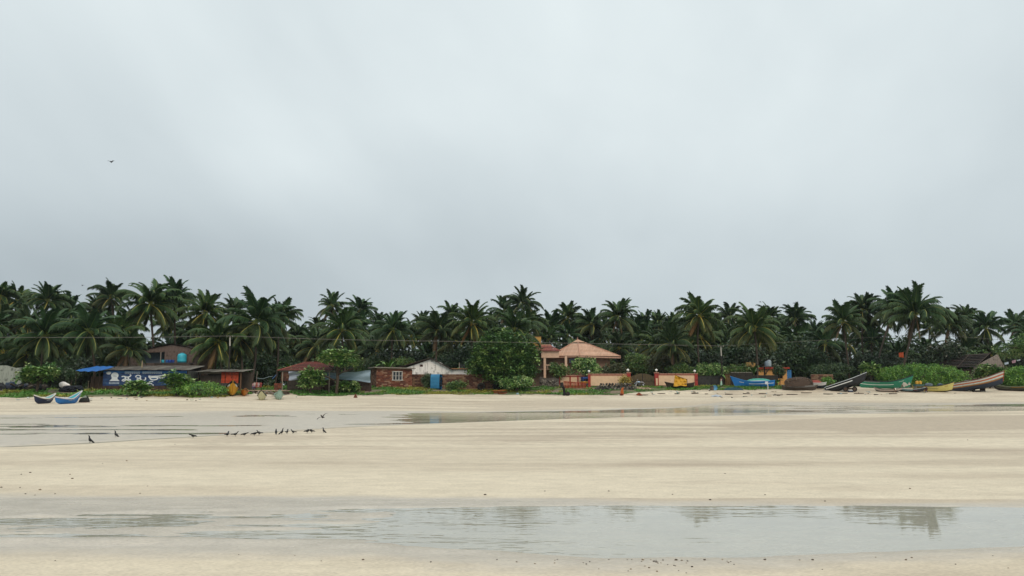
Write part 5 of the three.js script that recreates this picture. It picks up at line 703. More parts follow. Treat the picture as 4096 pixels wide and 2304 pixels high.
boat('rowing_boat', 'cream dinghy seen bow-on with dark gunwales', { L: 3.4, B: 1.2, H: 0.62, bow: 0.8, rake: 0.35, full: 0.38, color: 0xc9c59c, inner: 0x8a8a78, rail: 0x39443f, rim: 0.07 }, bowOn(1049, 1602, 3.4), HB - 0.05, -0.05);
boat('rowing_boat', 'pale green dinghy seen bow-on with one white gunwale', { L: 3.4, B: 1.2, H: 0.64, bow: 0.82, rake: 0.35, full: 0.36, color: 0xa4c2b4, inner: 0x6a7a74, rail: 0x8fae9f, rim: 0.07, bands: [[0.55, 0.8, 0x20302c, -0.6, 0.2]] }, bowOn(1115, 1600, 3.4), HB + 0.08, -0.05);
{ // boat under the yellow tarpaulin
  const p = hit(2722, 1552), b = boat('covered_boat', 'dark boat almost hidden by the yellow tarpaulin', { L: 4.6, B: 1.3, H: 0.75, bow: 0.4, color: 0x3a2c26, inner: 0x3a3028, rail: 0x2a2220 }, sink(p), Math.PI + 0.06);
  const D = -p.z, F = frame(2718, D - 0.2), s = thing('yellow_tarpaulin', 'bright yellow tarpaulin draped over a boat at the peach wall', 'tarpaulin', F.o);
  part(s, 'tarpaulin_sheet', sheet(26, 18, (u, v) => { const xt = lerp(2699, 2747, u), xb = lerp(2690, 2742, u), yt = lerp(1500, 1519, u) + 2 * Math.sin(u * 5), yb = 1545 - 2 * u + 1.5 * Math.sin(u * 9), px = lerp(xt, xb, v), py = lerp(yt, yb, v); return [F.x(px), F.y(py), 0.15 + 0.75 * v * v + 0.09 * Math.sin(u * 8 + v * 5) + 0.08 * Math.sin(u * 19 - v * 8) + 0.06 * Math.sin(v * 17 + u * 3)]; }), mat(0xd49e1c, 0.6, 'cloth', 0.5));
  part(s, 'tarpaulin_back', sheet(14, 8, (u, v) => { const px = lerp(2699, 2747, u), yt = lerp(1500, 1519, u); return [F.x(px), lerp(F.y(yt), F.y(1538), v), 0.12 - 1.3 * v]; }), mat(0xb8881c, 0.6, 'cloth', 0.5)); part(s, 'prop_pole', bar([F.x(2699), -0.1, 0.1], [F.x(2700), F.y(1499), 0.1], 0.05), DARKWOOD); part(s, 'ridge_pole', bar([F.x(2699), F.y(1500) - 0.02, 0.13], [F.x(2748), F.y(1519), 0.13], 0.04), DARKWOOD); part(s, 'prop_pole', bar([F.x(2747), -0.1, 0.1], [F.x(2747), F.y(1519), 0.1], 0.05), DARKWOOD);
}
const cover = (name, label, p, L, W, H, y, yaw, c) => { const t = thing(name, label, 'boat cover', [p.x, y, p.z], yaw); part(t, 'cover_sheet', sheet(24, 12, (u, v) => { const q = u * 2 - 1, w = Math.pow(1 - Math.pow(Math.abs(q), 2.4), 0.6), a = v * Math.PI; return [q * L / 2, Math.sin(a) * H * w + 0.015 * Math.sin(u * 50), Math.cos(a) * W / 2 * w]; }), c); return t; };
{ const p = sink(hit(3018, 1547)), b = boat('fishing_boat', 'blue fishing boat with a white stripe and high pointed bow', { L: 6.9, B: 1.7, H: 1.0, bow: 0.95, stern: 0.2, rake: 0.75, rakeS: 0.15, color: 0x2680d4, inner: 0x3a6a8a, rail: 0x3a90dc, bands: [[0.52, 0.62, 0xf0f4f6, -0.94, 0.28], [0.6, 0.7, 0xc9d6de, 0.52, 0.72], [0.9, 1, 0x2f7cc4]] }, p, Math.PI + 0.04); const s = cover('boat_cover', 'sea-green cover with a white stripe stretched over the blue boat', p.clone().add(new THREE.Vector3(0.8, 0, 0)), 4.5, 1.6, 0.62, p.y + 0.95, 0.04 - Math.atan2(p.x, -p.z), mat(0x4fae9c, 0.55, 'cloth', 0.6)); part(s, 'cover_stripe', sheet(20, 2, (u, v) => { const q = (u * 2 - 1) * 0.8, w = Math.pow(1 - Math.pow(Math.abs(q), 2.4), 0.6), a = 0.12 + v * 0.22; return [q * 2.25, Math.sin(a) * 0.62 * w + 0.015, Math.cos(a) * 0.8 * w + 0.015]; }), mat(0xd2dcd8, 0.6)); }
{ // boat buried under a thatch of nets and palm leaves
  const p = sink(hit(3196, 1562)); boat('net_boat', 'grey wooden boat buried under a brown heap of nets', { L: 5.4, B: 1.6, H: 0.75, bow: 0.3, stern: 0.3, color: 0x4a4038, inner: 0x3a322c, rail: 0x8a8880, bands: [[0.8, 0.9, 0x8f9296, -0.9, 0.9]] }, p, 0.05);
  const R = rng(88), g = mergeVertices(new THREE.SphereGeometry(1, 40, 24).deleteAttribute('normal').deleteAttribute('uv')), q = g.attributes.position; for (let i = 0; i < q.count; i++) { const x = q.getX(i), y = q.getY(i), z = q.getZ(i), k = 1 + 0.28 * (fbm(x * 3 + 5, y * 3 + z * 3, 4) - 0.5), sx = Math.sign(x) * Math.pow(Math.abs(x), 0.7); q.setXYZ(i, sx * 2.4 * k, Math.max(-0.1, Math.sign(y) * Math.pow(Math.abs(y), 0.75) * 1.5 * k), z * 1.0 * k); } g.computeVertexNormals();
  const h = thing('net_mound', 'shaggy brown mound of nets and dry palm leaves', 'net heap', [p.x, p.y + 0.85, p.z]); part(h, 'net_pile', uvFlat(g.toNonIndexed()), mat(0x54453b, 1, 'wood', 1.4)); for (let i = 0; i < 130; i++) { const a = R() * 6.28, x = (R() - 0.5) * 4.4, y = 0.3 + R() * 1.05, z = 0.75 * (R() - 0.2); const m = part(h, 'dry_leaf', FLAKE ??= bx(0.9, 0.03, 0.07), mat([0x6a5848, 0x7d6a58, 0x3a302a, 0x5a4e44][i % 4], 1, 'wood', 1)); m.position.set(x, y * Math.sqrt(Math.max(0.1, 1 - Math.pow(x / 2.7, 2))), z + 0.2); m.rotation.set((R() - 0.5), R() * 3, (R() - 0.5) * 1.6); }
}
{ const p = sink(hit(3278, 1556)); p.z -= 1; p.y = ground(p.x, -p.z); boat('rowing_boat', 'white boat with a dark bottom under a red cover', { L: 2.7, B: 1.25, H: 0.9, bow: 0.15, stern: 0.05, rake: 0.25, transom: 0.8, color: 0x24303c, inner: 0x4a4a48, rail: 0xd8d8d4, bands: [[0.5, 0.99, 0xd6d6d2]] }, p, 0.05); cover('boat_cover', 'dull red cover over the white boat', p.clone().add(new THREE.Vector3(-0.25, 0, 0)), 2.1, 1.1, 0.55, p.y + 0.88, 0.05 - Math.atan2(p.x, -p.z), mat(0xa0483c, 0.7, 'cloth', 0.7)); }
{ // black boat hauled up on a two-wheeled cart
  const p = hit(3388, 1566); boat('fishing_boat', 'black fishing boat with white stripes tipped up on a cart', { L: 6.4, B: 1.8, H: 1.25, bow: 0.3, stern: 0.0, rake: 0.95, transom: 0.7, full: 0.35, color: 0x101318, inner: 0x2a2e34, rail: 0xc4ccd0, rim: 0.05, bands: [[0.66, 0.77, 0xe4e8e8, -0.97, 0.42]] }, [p.x - 0.05, p.y + 0.5, p.z], 0.03, 0.33, -0.12);
  const c = thing('boat_cart', 'two-wheeled cart under the tipped black boat', 'cart', p); part(c, 'axle', bar([0.35, 0.42, -0.9], [0.35, 0.42, 0.9], 0.06), DARKWOOD); part(c, 'bed', bx(1.6, 0.14, 1.2, 0.2, 0.55, 0), DARKWOOD); for (const [x, z] of [[-0.6, 0.85], [1.0, 0.85]]) { const w = part(c, 'wheel', new THREE.TorusGeometry(0.36, 0.09, 8, 20).translate(x, 0.42, z), mat(0x1c1a19, 0.9)); part(w, 'hub', new THREE.CylinderGeometry(0.28, 0.28, 0.08, 14).rotateX(Math.PI / 2).translate(x, 0.42, z), mat(0x4a382c, 0.8)); } part(c, 'axle', bar([-0.6, 0.42, -0.5], [-0.6, 0.42, 0.85], 0.05), DARKWOOD); part(c, 'axle', bar([1.0, 0.42, -0.5], [1.0, 0.42, 0.85], 0.05), DARKWOOD);
  const k = hit(3402, 1568), q = thing('plastic_crate', 'white and blue plastic crate in front of the cart', 'crate', k, 0.2); part(q, 'crate_base', bx(0.75, 0.2, 0.5, 0, 0.1, 0, 0.03), mat(0x2c3c5c, 0.7)); part(q, 'crate_lid', bx(0.8, 0.16, 0.55, -0.05, 0.27, 0, 0.04), mat(0xbcc4cc, 0.7));
}
{ const p = sink(hit(3552, 1556)); p.z -= 1.2; p.y = ground(p.x, -p.z) - 0.05; boat('fishing_boat', 'long green fishing boat with a white line and rising bow', { L: 8.1, B: 1.9, H: 1.25, bow: 1.15, stern: 0.35, rake: 0.75, color: 0x2d866a, inner: 0x8f9690, rail: 0x15191a, rim: 0.08, bands: [[0.5, 0.58, 0xe4efe6, -0.97, 0.36], [0.74, 0.8, 0xb4ccbc, 0.56, 0.74], [0.86, 0.96, 0x8a9690, -0.98, -0.2]] }, p, 0.03); }
boat('canoe', 'pale grey canoe with upturned ends in front of the green boat', { L: 3.9, B: 0.85, H: 0.5, bow: 0.35, stern: 0.45, rake: 0.4, rakeS: 0.35, rocker: 0.3, color: 0xb4a69c, inner: 0x3f7088, rail: 0x1f2326, rim: 0.04, bands: [[0, 0.35, 0x241f1d]] }, sink(hit(3553, 1568)), 0.02);
boat('canoe', 'weathered blue-grey canoe with a torn sheet beside the spotted dog', { L: 3.7, B: 0.9, H: 0.5, bow: 0.35, stern: 0.25, rake: 0.45, rocker: 0.25, color: 0x23282e, inner: 0x6fa0a4, rail: 0x9aa4ac, bands: [[0.6, 0.95, 0x6f9298, -0.95, 0.1], [0.6, 0.75, 0x6a3434, 0.2, 0.5]] }, sink(hit(3646, 1568)), 0.06);
{ const p = sink(hit(3730, 1567)); boat('fishing_boat', 'pale yellow boat with a sharp bow next to the striped boat', { L: 6.0, B: 1.5, H: 1.0, bow: 0.75, stern: 0.25, rake: 0.45, color: 0xc9bf72, inner: 0x7a8a84, rail: 0x24261f, rim: 0.055, bands: [[0.58, 0.63, 0x3c4a48, -0.4, 0.3], [0.72, 0.78, 0x9a6a20, 0.62, 0.76], [0.0, 0.14, 0x4a3c28]] }, p, 0.05);
  const n = lump(0.62, 91, 0.2, 3, 0.55); solo('net_bundle', n, mat(0x6f7c88, 0.95, 'mottle', 1.5), 'grey-blue net bundle heaped in the pale yellow boat', 'fishing net', [p.x - 0.55, p.y + 1.2, p.z]); solo('net_bundle', lump(0.42, 92, 0.2, 3, 0.6), mat(0x5c6e80, 0.95, 'mottle', 1.5), 'small blue net bundle near the bow of the pale yellow boat', 'fishing net', [p.x + 1.4, p.y + 1.25, p.z]);
  [0, 1].forEach((i) => { const j = thing('jerrycan', i ? 'yellow jerrycan resting against the green creeper mound' : 'yellow jerrycan with a dark strap by the green boat bow', 'jerrycan', [p.x - 2.55 + i * 0.55, p.y + 1.35, p.z - 0.1], 0.1); part(j, 'can_body', new RoundedBoxGeometry(0.48, 0.55, 0.4, 3, 0.1).translate(0, 0.28, 0), mat(0xd9a634, 0.5, 'mottle', 1)); part(j, 'spout', cyl(0.06, 0.05, 0.1, -0.12, 0.54, 0, 8), mat(0x8a5a1c, 0.6)); part(j, 'handle', tube([[-0.02, 0.53, 0], [0.06, 0.63, 0], [0.16, 0.53, 0]], 0.025, 8, 5), mat(0xd9a634, 0.5)); });
  const s = sheet(16, 10, (u, v) => [(u - 0.5) * 1.3, 0.75 * Math.sin(Math.PI * v) * (0.6 + 0.4 * Math.sin(u * 6)) + 0.5 * u + 0.06 * Math.sin(u * 17 + v * 9), (v - 0.5) * 1.0]); const q = hit(3636, 1566); solo('torn_sheet', s, mat(0xb0a898, 0.8, 'cloth', 1), 'crumpled dirty white sheet at the green boat bow', 'cloth', [q.x, q.y + 0.75, q.z - 1.0]);
  const dk = bx(1.5, 0.3, 1.0, 0, 0, 0, 0.04); solo('fish_crate', dk, mat(0x3a5c58, 0.8, 'stain', 0.8), 'teal fish crate under the yellow jerrycans', 'crate', [p.x - 2.3, p.y + 1.18, p.z - 0.1]); solo('crate_trestle', [bx(1.4, 0.08, 0.9, 0, 0.98, 0), bx(0.1, 0.98, 0.8, -0.6, 0.49, 0), bx(0.1, 0.98, 0.8, 0.6, 0.49, 0)], GREYWOOD, 'wooden trestle carrying the teal fish crate', 'trestle', [p.x - 2.3, p.y + 0.02, p.z - 0.1]);
}
{ const p = hit(3900, 1568); boat('fishing_boat', 'large striped boat in white, orange and navy tilted bow-up', { L: 9.4, B: 2.1, H: 1.55, bow: 0.85, stern: 0.1, rake: 0.7, full: 0.4, color: 0x1c2a3c, inner: 0x5a5048, rail: 0x6a3426, rim: 0.07, stem: 0x8f3a26, bands: [[0.48, 0.54, 0xb47c30], [0.56, 0.70, 0xb8c0b8], [0.71, 0.82, 0xb4582a], [0.83, 0.97, 0xb8beb6], [0.4, 0.47, 0x6a4630, -0.9, 0.9]] }, [p.x, p.y + 0.35, p.z - 0.6], 0.03, 0.17, -0.08);
  for (const [px, l] of [[3812, 'stone'], [3842, 'bottle-shaped']]) { } const lg = hit(3916, 1568); solo('log_roller', bar([-1.1, 0.14, 0], [1.0, 0.2, 0.1], 0.15, 0.12, 9), mat(0x1f1d1c, 0.95, 'wood', 1), 'black log roller under the striped boat', 'log', lg);
  for (let i = 0; i < 3; i++) { const q = hit(3860 + i * 40, 1566); solo('boat_chock', [bx(0.35, 0.3 + i * 0.25, 1.2, 0, 0.13 + i * 0.12, 0, 0.03)], DARKWOOD, 'dark timber chock propping the striped boat', 'chock', [q.x, q.y, q.z - 0.7], 0, 'chocks under the striped boat'); }
}
{ const p = onGround(3872, 151.2); boat('canoe', 'black canoe with a silver band on the bank behind the striped boat', { L: 5.2, B: 1.1, H: 0.8, bow: 0.55, stern: 0.2, rake: 0.7, color: 0x1c2224, inner: 0x2a3034, rail: 0x1a1c1e, bands: [[0.74, 0.92, 0xaab8c2, -0.9, 0.95]] }, [p.x, p.y + 0.75, p.z], Math.PI + 0.05, -0.05); solo('canoe_rack', [bx(0.15, 1.0, 1.1, -1.3, 0.45, 0), bx(0.15, 1.0, 1.1, 1.2, 0.45, 0), bx(2.8, 0.1, 0.1, 0, 0.5, 0.3)], DARKWOOD, 'timber rack carrying the black canoe', 'rack', p); }
boat('fishing_boat', 'dark boat with ochre and olive bands by the creeper mound', { L: 6.2, B: 1.5, H: 0.8, bow: 0.5, stern: 0.65, rake: 0.6, rakeS: 0.5, rocker: 0.3, color: 0x241f1c, inner: 0x3a332c, rail: 0x6a7058, bands: [[0.78, 0.95, 0x8a6a24, -0.2, 0.98], [0.78, 0.95, 0x66705a, -0.98, -0.22], [0.45, 0.58, 0x565c4a, -0.9, 0.9]] }, sink(hit(4062, 1564)), 0.04);

// ---------------------------------------------------------------- people: one continuous body each, meshed from tapered capsules
function figure(joints, bones, res, colour, pad = 0.25) {
  const lo = new THREE.Vector3(1e9, 1e9, 1e9), hi = lo.clone().negate(); for (const [p, r] of Object.values(joints)) { lo.min(new THREE.Vector3(...p).subScalar(r)); hi.max(new THREE.Vector3(...p).addScalar(r)); }
  const c = lo.clone().add(hi).multiplyScalar(0.5), S = Math.max(...hi.clone().sub(lo).toArray()) / 2 * (1 + pad);
  const mc = new MarchingCubes(res, new THREE.MeshBasicMaterial(), false, false, 60000); mc.isolation = 0;
  const B = bones.map(([a, b]) => { const [pa, ra] = joints[a], [pb, rb] = joints[b]; return [pa, pb, ra, rb, pb.map((v, i) => v - pa[i]), pb.reduce((s, v, i) => s + (v - pa[i]) ** 2, 0) || 1e-9]; });
  const dist = (x, y, z) => { let s = 0; for (const [p, , ra, rb, d, L] of B) { const q = [x - p[0], y - p[1], z - p[2]], t = clamp((q[0] * d[0] + q[1] * d[1] + q[2] * d[2]) / L), e = Math.hypot(q[0] - d[0] * t, q[1] - d[1] * t, q[2] - d[2] * t) - lerp(ra, rb, t); s += Math.exp(-e / 0.02); } return -0.02 * Math.log(s + 1e-30); };
  for (let k = 0; k < res; k++) for (let j = 0; j < res; j++) for (let i = 0; i < res; i++) { const f = (n) => (n / res * 2 - 1) * S; mc.field[i + j * res + k * res * res] = -clamp(dist(c.x + f(i), c.y + f(j), c.z + f(k)), -0.2, 0.2); }
  mc.update(); const n = mc.count, pos = new Float32Array(n * 3), col = new Float32Array(n * 3);
  for (let i = 0; i < n; i++) { const p = [0, 1, 2].map((a) => mc.positionArray[3 * i + a] * S + c.toArray()[a]); pos.set(p, 3 * i); col.set(colour(p), 3 * i); }
  const g = new THREE.BufferGeometry(); g.setAttribute('position', new THREE.BufferAttribute(pos, 3)); g.setAttribute('color', new THREE.BufferAttribute(col, 3)); const w = mergeVertices(g, 1e-5); w.computeVertexNormals(); return w;
}
function hand(px, py, pz, down = -1) { const g = []; [-0.03, -0.01, 0.01, 0.03].forEach((o, i) => { const l = [0.065, 0.078, 0.072, 0.055][i]; g.push(bar([px + o, py, pz], [px + o * 1.1, py + down * l * 0.6, pz + 0.01], 0.0095, 0.009, 5), bar([px + o * 1.1, py + down * l * 0.6, pz + 0.01], [px + o * 1.1, py + down * l, pz + 0.03], 0.009, 0.007, 5)); }); g.push(bar([px + 0.035, py - down * 0.05, pz + 0.01], [px + 0.06, py - down * 0.005, pz + 0.03], 0.011, 0.008, 5)); return g; }
const skinMat = mat(0x6a4632, 0.7, null), hairMat = mat(0x16120f, 0.8, null);
const bodyMat = new THREE.MeshStandardMaterial({ vertexColors: true, roughness: 0.85 });
const lin = (h) => new THREE.Color(h).toArray();
function person(label, p, turn, J, colour, extra) {
  const t = thing('person', label, 'person', p, turn); const bones = [['head', 'crown'], ['neck', 'head'], ['neck', 'chest'], ['chest', 'waist'], ['waist', 'hip'], ['shL', 'shR'], ['hipL', 'hipR'], ['hip', 'hipL'], ['hip', 'hipR'], ['chest', 'shL'], ['chest', 'shR'], ['shL', 'elL'], ['elL', 'wrL'], ['wrL', 'haL'], ['shR', 'elR'], ['elR', 'wrR'], ['wrR', 'haR'], ['hipL', 'knL'], ['knL', 'anL'], ['anL', 'toL'], ['hipR', 'knR'], ['knR', 'anR'], ['anR', 'toR'], ...(extra?.bones || [])];
  part(t, 'body', figure(J, bones, 56, colour), bodyMat);
  const [hx, hy, hz] = J.head[0]; part(t, 'hair', ball(0.098, 0.1, 0.105, hx, hy + 0.055, hz - 0.022, 12, 8), hairMat); const face = [ball(0.013, 0.02, 0.02, hx, hy + 0.0, hz + 0.092, 6, 5), ball(0.016, 0.028, 0.012, hx - 0.088, hy + 0.01, hz, 6, 5), ball(0.016, 0.028, 0.012, hx + 0.088, hy + 0.01, hz, 6, 5)]; part(t, 'face_features', face, skinMat); part(t, 'eye', ball(0.012, 0.009, 0.008, hx - 0.032, hy + 0.03, hz + 0.078, 6, 5), hairMat); part(t, 'eye', ball(0.012, 0.009, 0.008, hx + 0.032, hy + 0.03, hz + 0.078, 6, 5), hairMat); part(t, 'mouth', bx(0.04, 0.008, 0.01, hx, hy - 0.042, hz + 0.083), mat(0x4a2622, 0.7, null));
  part(t, 'fingers', [...hand(...J.haL[0], extra?.hl ?? -1), ...hand(...J.haR[0], extra?.hr ?? -1)], skinMat);
  return t;
}
const STAND = (o = {}) => ({ head: [[0, 1.5, 0.02], 0.088], crown: [[0, 1.55, 0], 0.092], neck: [[0, 1.38, 0], 0.055], chest: [[0, 1.22, 0], 0.135], waist: [[0, 1.02, 0], 0.115], hip: [[0, 0.88, 0], 0.14], shL: [[-0.17, 1.31, 0], 0.062], shR: [[0.17, 1.31, 0], 0.062], elL: [[-0.24, 1.04, 0.02], 0.045], wrL: [[-0.25, 0.82, 0.1], 0.032], haL: [[-0.25, 0.75, 0.13], 0.036], elR: [[0.24, 1.04, 0.02], 0.045], wrR: [[0.25, 0.82, 0.1], 0.032], haR: [[0.25, 0.75, 0.13], 0.036], hipL: [[-0.09, 0.84, 0], 0.105], hipR: [[0.09, 0.84, 0], 0.105], knL: [[-0.1, 0.46, 0.02], 0.068], anL: [[-0.1, 0.09, 0], 0.046], toL: [[-0.11, 0.04, 0.15], 0.036], knR: [[0.1, 0.46, 0.02], 0.068], anR: [[0.1, 0.09, 0], 0.046], toR: [[0.11, 0.04, 0.15], 0.036], ...o });
const SK = lin(0x6a4632);
person('standing person in a pale green patterned skirt with one arm raised', hit(2885, 1547), 0.7, STAND({ elR: [[0.3, 1.42, 0.06], 0.045], wrR: [[0.2, 1.62, 0.08], 0.032], haR: [[0.16, 1.68, 0.08], 0.036], elL: [[-0.3, 1.05, 0.05], 0.045], wrL: [[-0.42, 0.86, 0.12], 0.032], haL: [[-0.46, 0.8, 0.14], 0.036], skirt: [[0.02, 0.42, 0.02], 0.19] }), ([x, y, z]) => (y > 1.32 || Math.abs(x) > 0.2 || y < 0.16 ? SK : y > 1.02 ? lin(0xb4a0a0) : (Math.sin(y * 40) + Math.sin(x * 40) > 1.2 ? lin(0x3a6a52) : lin(0xa9cdb8))), { bones: [['hip', 'skirt']], hr: 1 });
person('child in a pale pink shirt reaching up to the blue bow', hit(2926, 1543), 0.2, Object.fromEntries(Object.entries(STAND({ elR: [[0.36, 1.36, 0.05], 0.045], wrR: [[0.56, 1.5, 0.08], 0.032], haR: [[0.62, 1.55, 0.08], 0.036] })).map(([k, [p, r]]) => [k, [p.map((v) => v * 0.76), r * 0.8]])), ([x, y]) => (y > 1.02 || x > 0.24 || x < -0.16 || y < 0.42 ? SK : y > 0.62 ? lin(0xd6bfba) : lin(0x5a3a34)), { hr: 1 });
const SIT = { head: [[0, 1.12, 0.08], 0.088], crown: [[0, 1.17, 0.06], 0.092], neck: [[0, 1.0, 0.04], 0.055], chest: [[0, 0.84, 0.0], 0.135], waist: [[0, 0.64, -0.03], 0.12], hip: [[0, 0.5, -0.05], 0.14], shL: [[-0.17, 0.93, 0.02], 0.062], shR: [[0.17, 0.93, 0.02], 0.062], elL: [[-0.25, 0.7, 0.12], 0.045], wrL: [[-0.16, 0.6, 0.3], 0.032], haL: [[-0.13, 0.59, 0.35], 0.036], elR: [[0.25, 0.7, 0.12], 0.045], wrR: [[0.16, 0.6, 0.3], 0.032], haR: [[0.13, 0.59, 0.35], 0.036], hipL: [[-0.09, 0.48, 0], 0.105], hipR: [[0.09, 0.48, 0], 0.105], knL: [[-0.13, 0.48, 0.4], 0.072], anL: [[-0.13, 0.09, 0.42], 0.046], toL: [[-0.14, 0.04, 0.56], 0.036], knR: [[0.13, 0.48, 0.4], 0.072], anR: [[0.13, 0.09, 0.42], 0.046], toR: [[0.14, 0.04, 0.56], 0.036] };
const plinthTop = (() => { const F = frame(1060, 121.5); return F.o.y + F.y(1560); })();
{ const X = (px, D) => at(px, 1540, D).x; const a = person('seated person in pink and blue clothes on the plinth', [X(1017, 122.4), plinthTop, -122.4], 0.15, SIT, ([x, y, z]) => (y > 0.99 || (Math.abs(x) > 0.2 && y < 0.75) || y < 0.14 ? SK : y > 0.55 ? lin(x < 0 ? 0xb88a90 : 0x8f9cc0) : lin(0x4a4a78)));
  solo('wooden_stool', [bx(0.4, 0.06, 0.36, 0, 0.37, 0), ...[[-1, -1], [1, -1], [-1, 1], [1, 1]].map(([i, k]) => bar([i * 0.16, 0, k * 0.14], [i * 0.15, 0.36, k * 0.13], 0.025))], DARKWOOD, 'wooden stool under the seated person on the plinth', 'stool', [X(1017, 122.4), plinthTop, -122.44]);
  const tb = thing('goods_table', 'low table piled with red and white bundles beside the seated person', 'table', [X(1031, 122.2), plinthTop, -122.2]); part(tb, 'tabletop', bx(1.1, 0.06, 0.7, 0, 0.42, 0), mat(0x8a3a34, 0.8)); for (const [x, z] of [[-0.5, -0.3], [0.5, -0.3], [-0.5, 0.3], [0.5, 0.3]]) part(tb, 'leg', bx(0.06, 0.42, 0.06, x, 0.2, z), DARKWOOD); const R = rng(9); for (let i = 0; i < 12; i++) { const q = solo('cloth_bundle', lump(0.15 + 0.07 * R(), 400 + i, 0.25, 2, 0.7), mat([0xd8c8c0, 0xb4685c, 0xc9b8b4, 0x9c4a44][i % 4], 0.85), `${['white', 'brick red', 'pale pink', 'dark red'][i % 4]} cloth bundle on the goods table`, 'bundle', [X(1031, 122.2) - 0.45 + 0.3 * (i % 4), plinthTop + 0.56 + 0.2 * Math.floor(i / 4), -122.2 + 0.1 * (R() - 0.5)], R() * 3, 'bundles on the goods table'); }
  const bk = thing('crate_stack', 'stack of rusty brown wicker crates on the plinth end', 'crates', [X(1112, 122.6), plinthTop, -122.6]); for (let j = 0; j < 3; j++) for (let i = 0; i < 2; i++) part(bk, 'crate', bx(0.5, 0.32, 0.6, -0.26 + i * 0.52, 0.17 + j * 0.34, 0, 0.02), mat([0x6a3424, 0x5a2c20, 0x7a402c][(i + j) % 3], 0.9, 'wood', 1.4));
  const pl = thing('hanging_line', 'rope line on poles with blue pipe above the plinth', 'rope line', [X(1060, 123), plinthTop, -123]); const fx = (px) => X(px, 123) - X(1060, 123), fy = (py) => at(1060, py, 123).y - plinthTop; part(pl, 'pole', bar([fx(1023), 0, 0], [fx(1027), fy(1484), 0], 0.04), GREYWOOD); part(pl, 'pole', bar([fx(1069), 0, 0], [fx(1071), fy(1518), 0], 0.04), DARKWOOD); part(pl, 'rope', tube([[fx(1024), fy(1512), 0], [fx(1050), fy(1515), 0], [fx(1072), fy(1508), 0], [fx(1090), fy(1505), 0]], 0.03, 16, 5), mat(0x9ab0b4, 0.7)); part(pl, 'blue_pipe', bar([fx(1088), fy(1516), 0], [fx(1104), fy(1499), 0], 0.04), mat(0x4a78b0, 0.6)); part(pl, 'pole', bar([fx(1104), 0, 0], [fx(1104), fy(1499), 0], 0.035), DARKWOOD);
}
{ const p = hit(3705, 1570); person('crouching person in dark clothes before the pale yellow boat', p, -0.5, { ...SIT, head: [[0, 1.02, 0.24], 0.088], crown: [[0, 1.07, 0.25], 0.092], neck: [[0, 0.9, 0.17], 0.055], chest: [[0, 0.76, 0.1], 0.135], waist: [[0, 0.56, 0], 0.12], hip: [[0, 0.4, -0.08], 0.14], hipL: [[-0.09, 0.38, -0.05], 0.105], hipR: [[0.09, 0.38, -0.05], 0.105], shL: [[-0.17, 0.84, 0.12], 0.062], shR: [[0.17, 0.84, 0.12], 0.062], elL: [[-0.25, 0.6, 0.25], 0.045], wrL: [[-0.16, 0.36, 0.38], 0.032], haL: [[-0.13, 0.32, 0.42], 0.036], elR: [[0.25, 0.6, 0.25], 0.045], wrR: [[0.16, 0.36, 0.38], 0.032], haR: [[0.13, 0.32, 0.42], 0.036], knL: [[-0.15, 0.5, 0.28], 0.072], anL: [[-0.13, 0.09, 0.1], 0.046], toL: [[-0.14, 0.04, 0.25], 0.036], knR: [[0.15, 0.5, 0.28], 0.072], anR: [[0.13, 0.09, 0.1], 0.046], toR: [[0.14, 0.04, 0.25], 0.036] }, ([x, y, z]) => (y > 0.9 || y < 0.12 || (Math.abs(x) > 0.12 && z > 0.33 && y < 0.45) ? SK : y > 0.5 ? lin(0x3a2426) : lin(0x5a3030))); }
// ---------------------------------------------------------------- animals
{ const p = hit(3588, 1570), t = thing('dog', 'white dog with brown patches standing head-down by the canoe', 'dog', p, 0.1), J = { chest: [[0.22, 0.52, 0], 0.14], belly: [[-0.08, 0.53, 0], 0.105], rump: [[-0.32, 0.53, 0], 0.115], neck: [[0.4, 0.6, 0], 0.08], head: [[0.55, 0.58, 0], 0.075], nose: [[0.68, 0.5, 0], 0.036], tail: [[-0.45, 0.6, 0], 0.03], tail2: [[-0.6, 0.48, 0], 0.018], ear: [[0.52, 0.68, 0.07], 0.025], ear2: [[0.52, 0.68, -0.07], 0.025] }, bones = [['chest', 'belly'], ['belly', 'rump'], ['chest', 'neck'], ['neck', 'head'], ['head', 'nose'], ['rump', 'tail'], ['tail', 'tail2'], ['head', 'ear'], ['head', 'ear2']]; for (const s of [-1, 1]) { J['f' + s] = [[0.26, 0.42, s * 0.09], 0.07]; J['fw' + s] = [[0.25, 0.2, s * 0.09], 0.036]; J['fp' + s] = [[0.27, 0.03, s * 0.09], 0.034]; J['h' + s] = [[-0.3, 0.42, s * 0.09], 0.085]; J['hk' + s] = [[-0.2, 0.3, s * 0.1], 0.055]; J['hh' + s] = [[-0.36, 0.18, s * 0.1], 0.034]; J['hp' + s] = [[-0.32, 0.03, s * 0.1], 0.034]; bones.push(['chest', 'f' + s], ['f' + s, 'fw' + s], ['fw' + s, 'fp' + s], ['rump', 'h' + s], ['h' + s, 'hk' + s], ['hk' + s, 'hh' + s], ['hh' + s, 'hp' + s]); } t.scale.setScalar(1.15); part(t, 'body', figure(J, bones, 56, ([x, y, z]) => (vnoise(x * 7 + 3, y * 6 + z * 3) > 0.58 || x < -0.36 ? lin(0x6a4a34) : lin(0xd8d0c4))), bodyMat); }
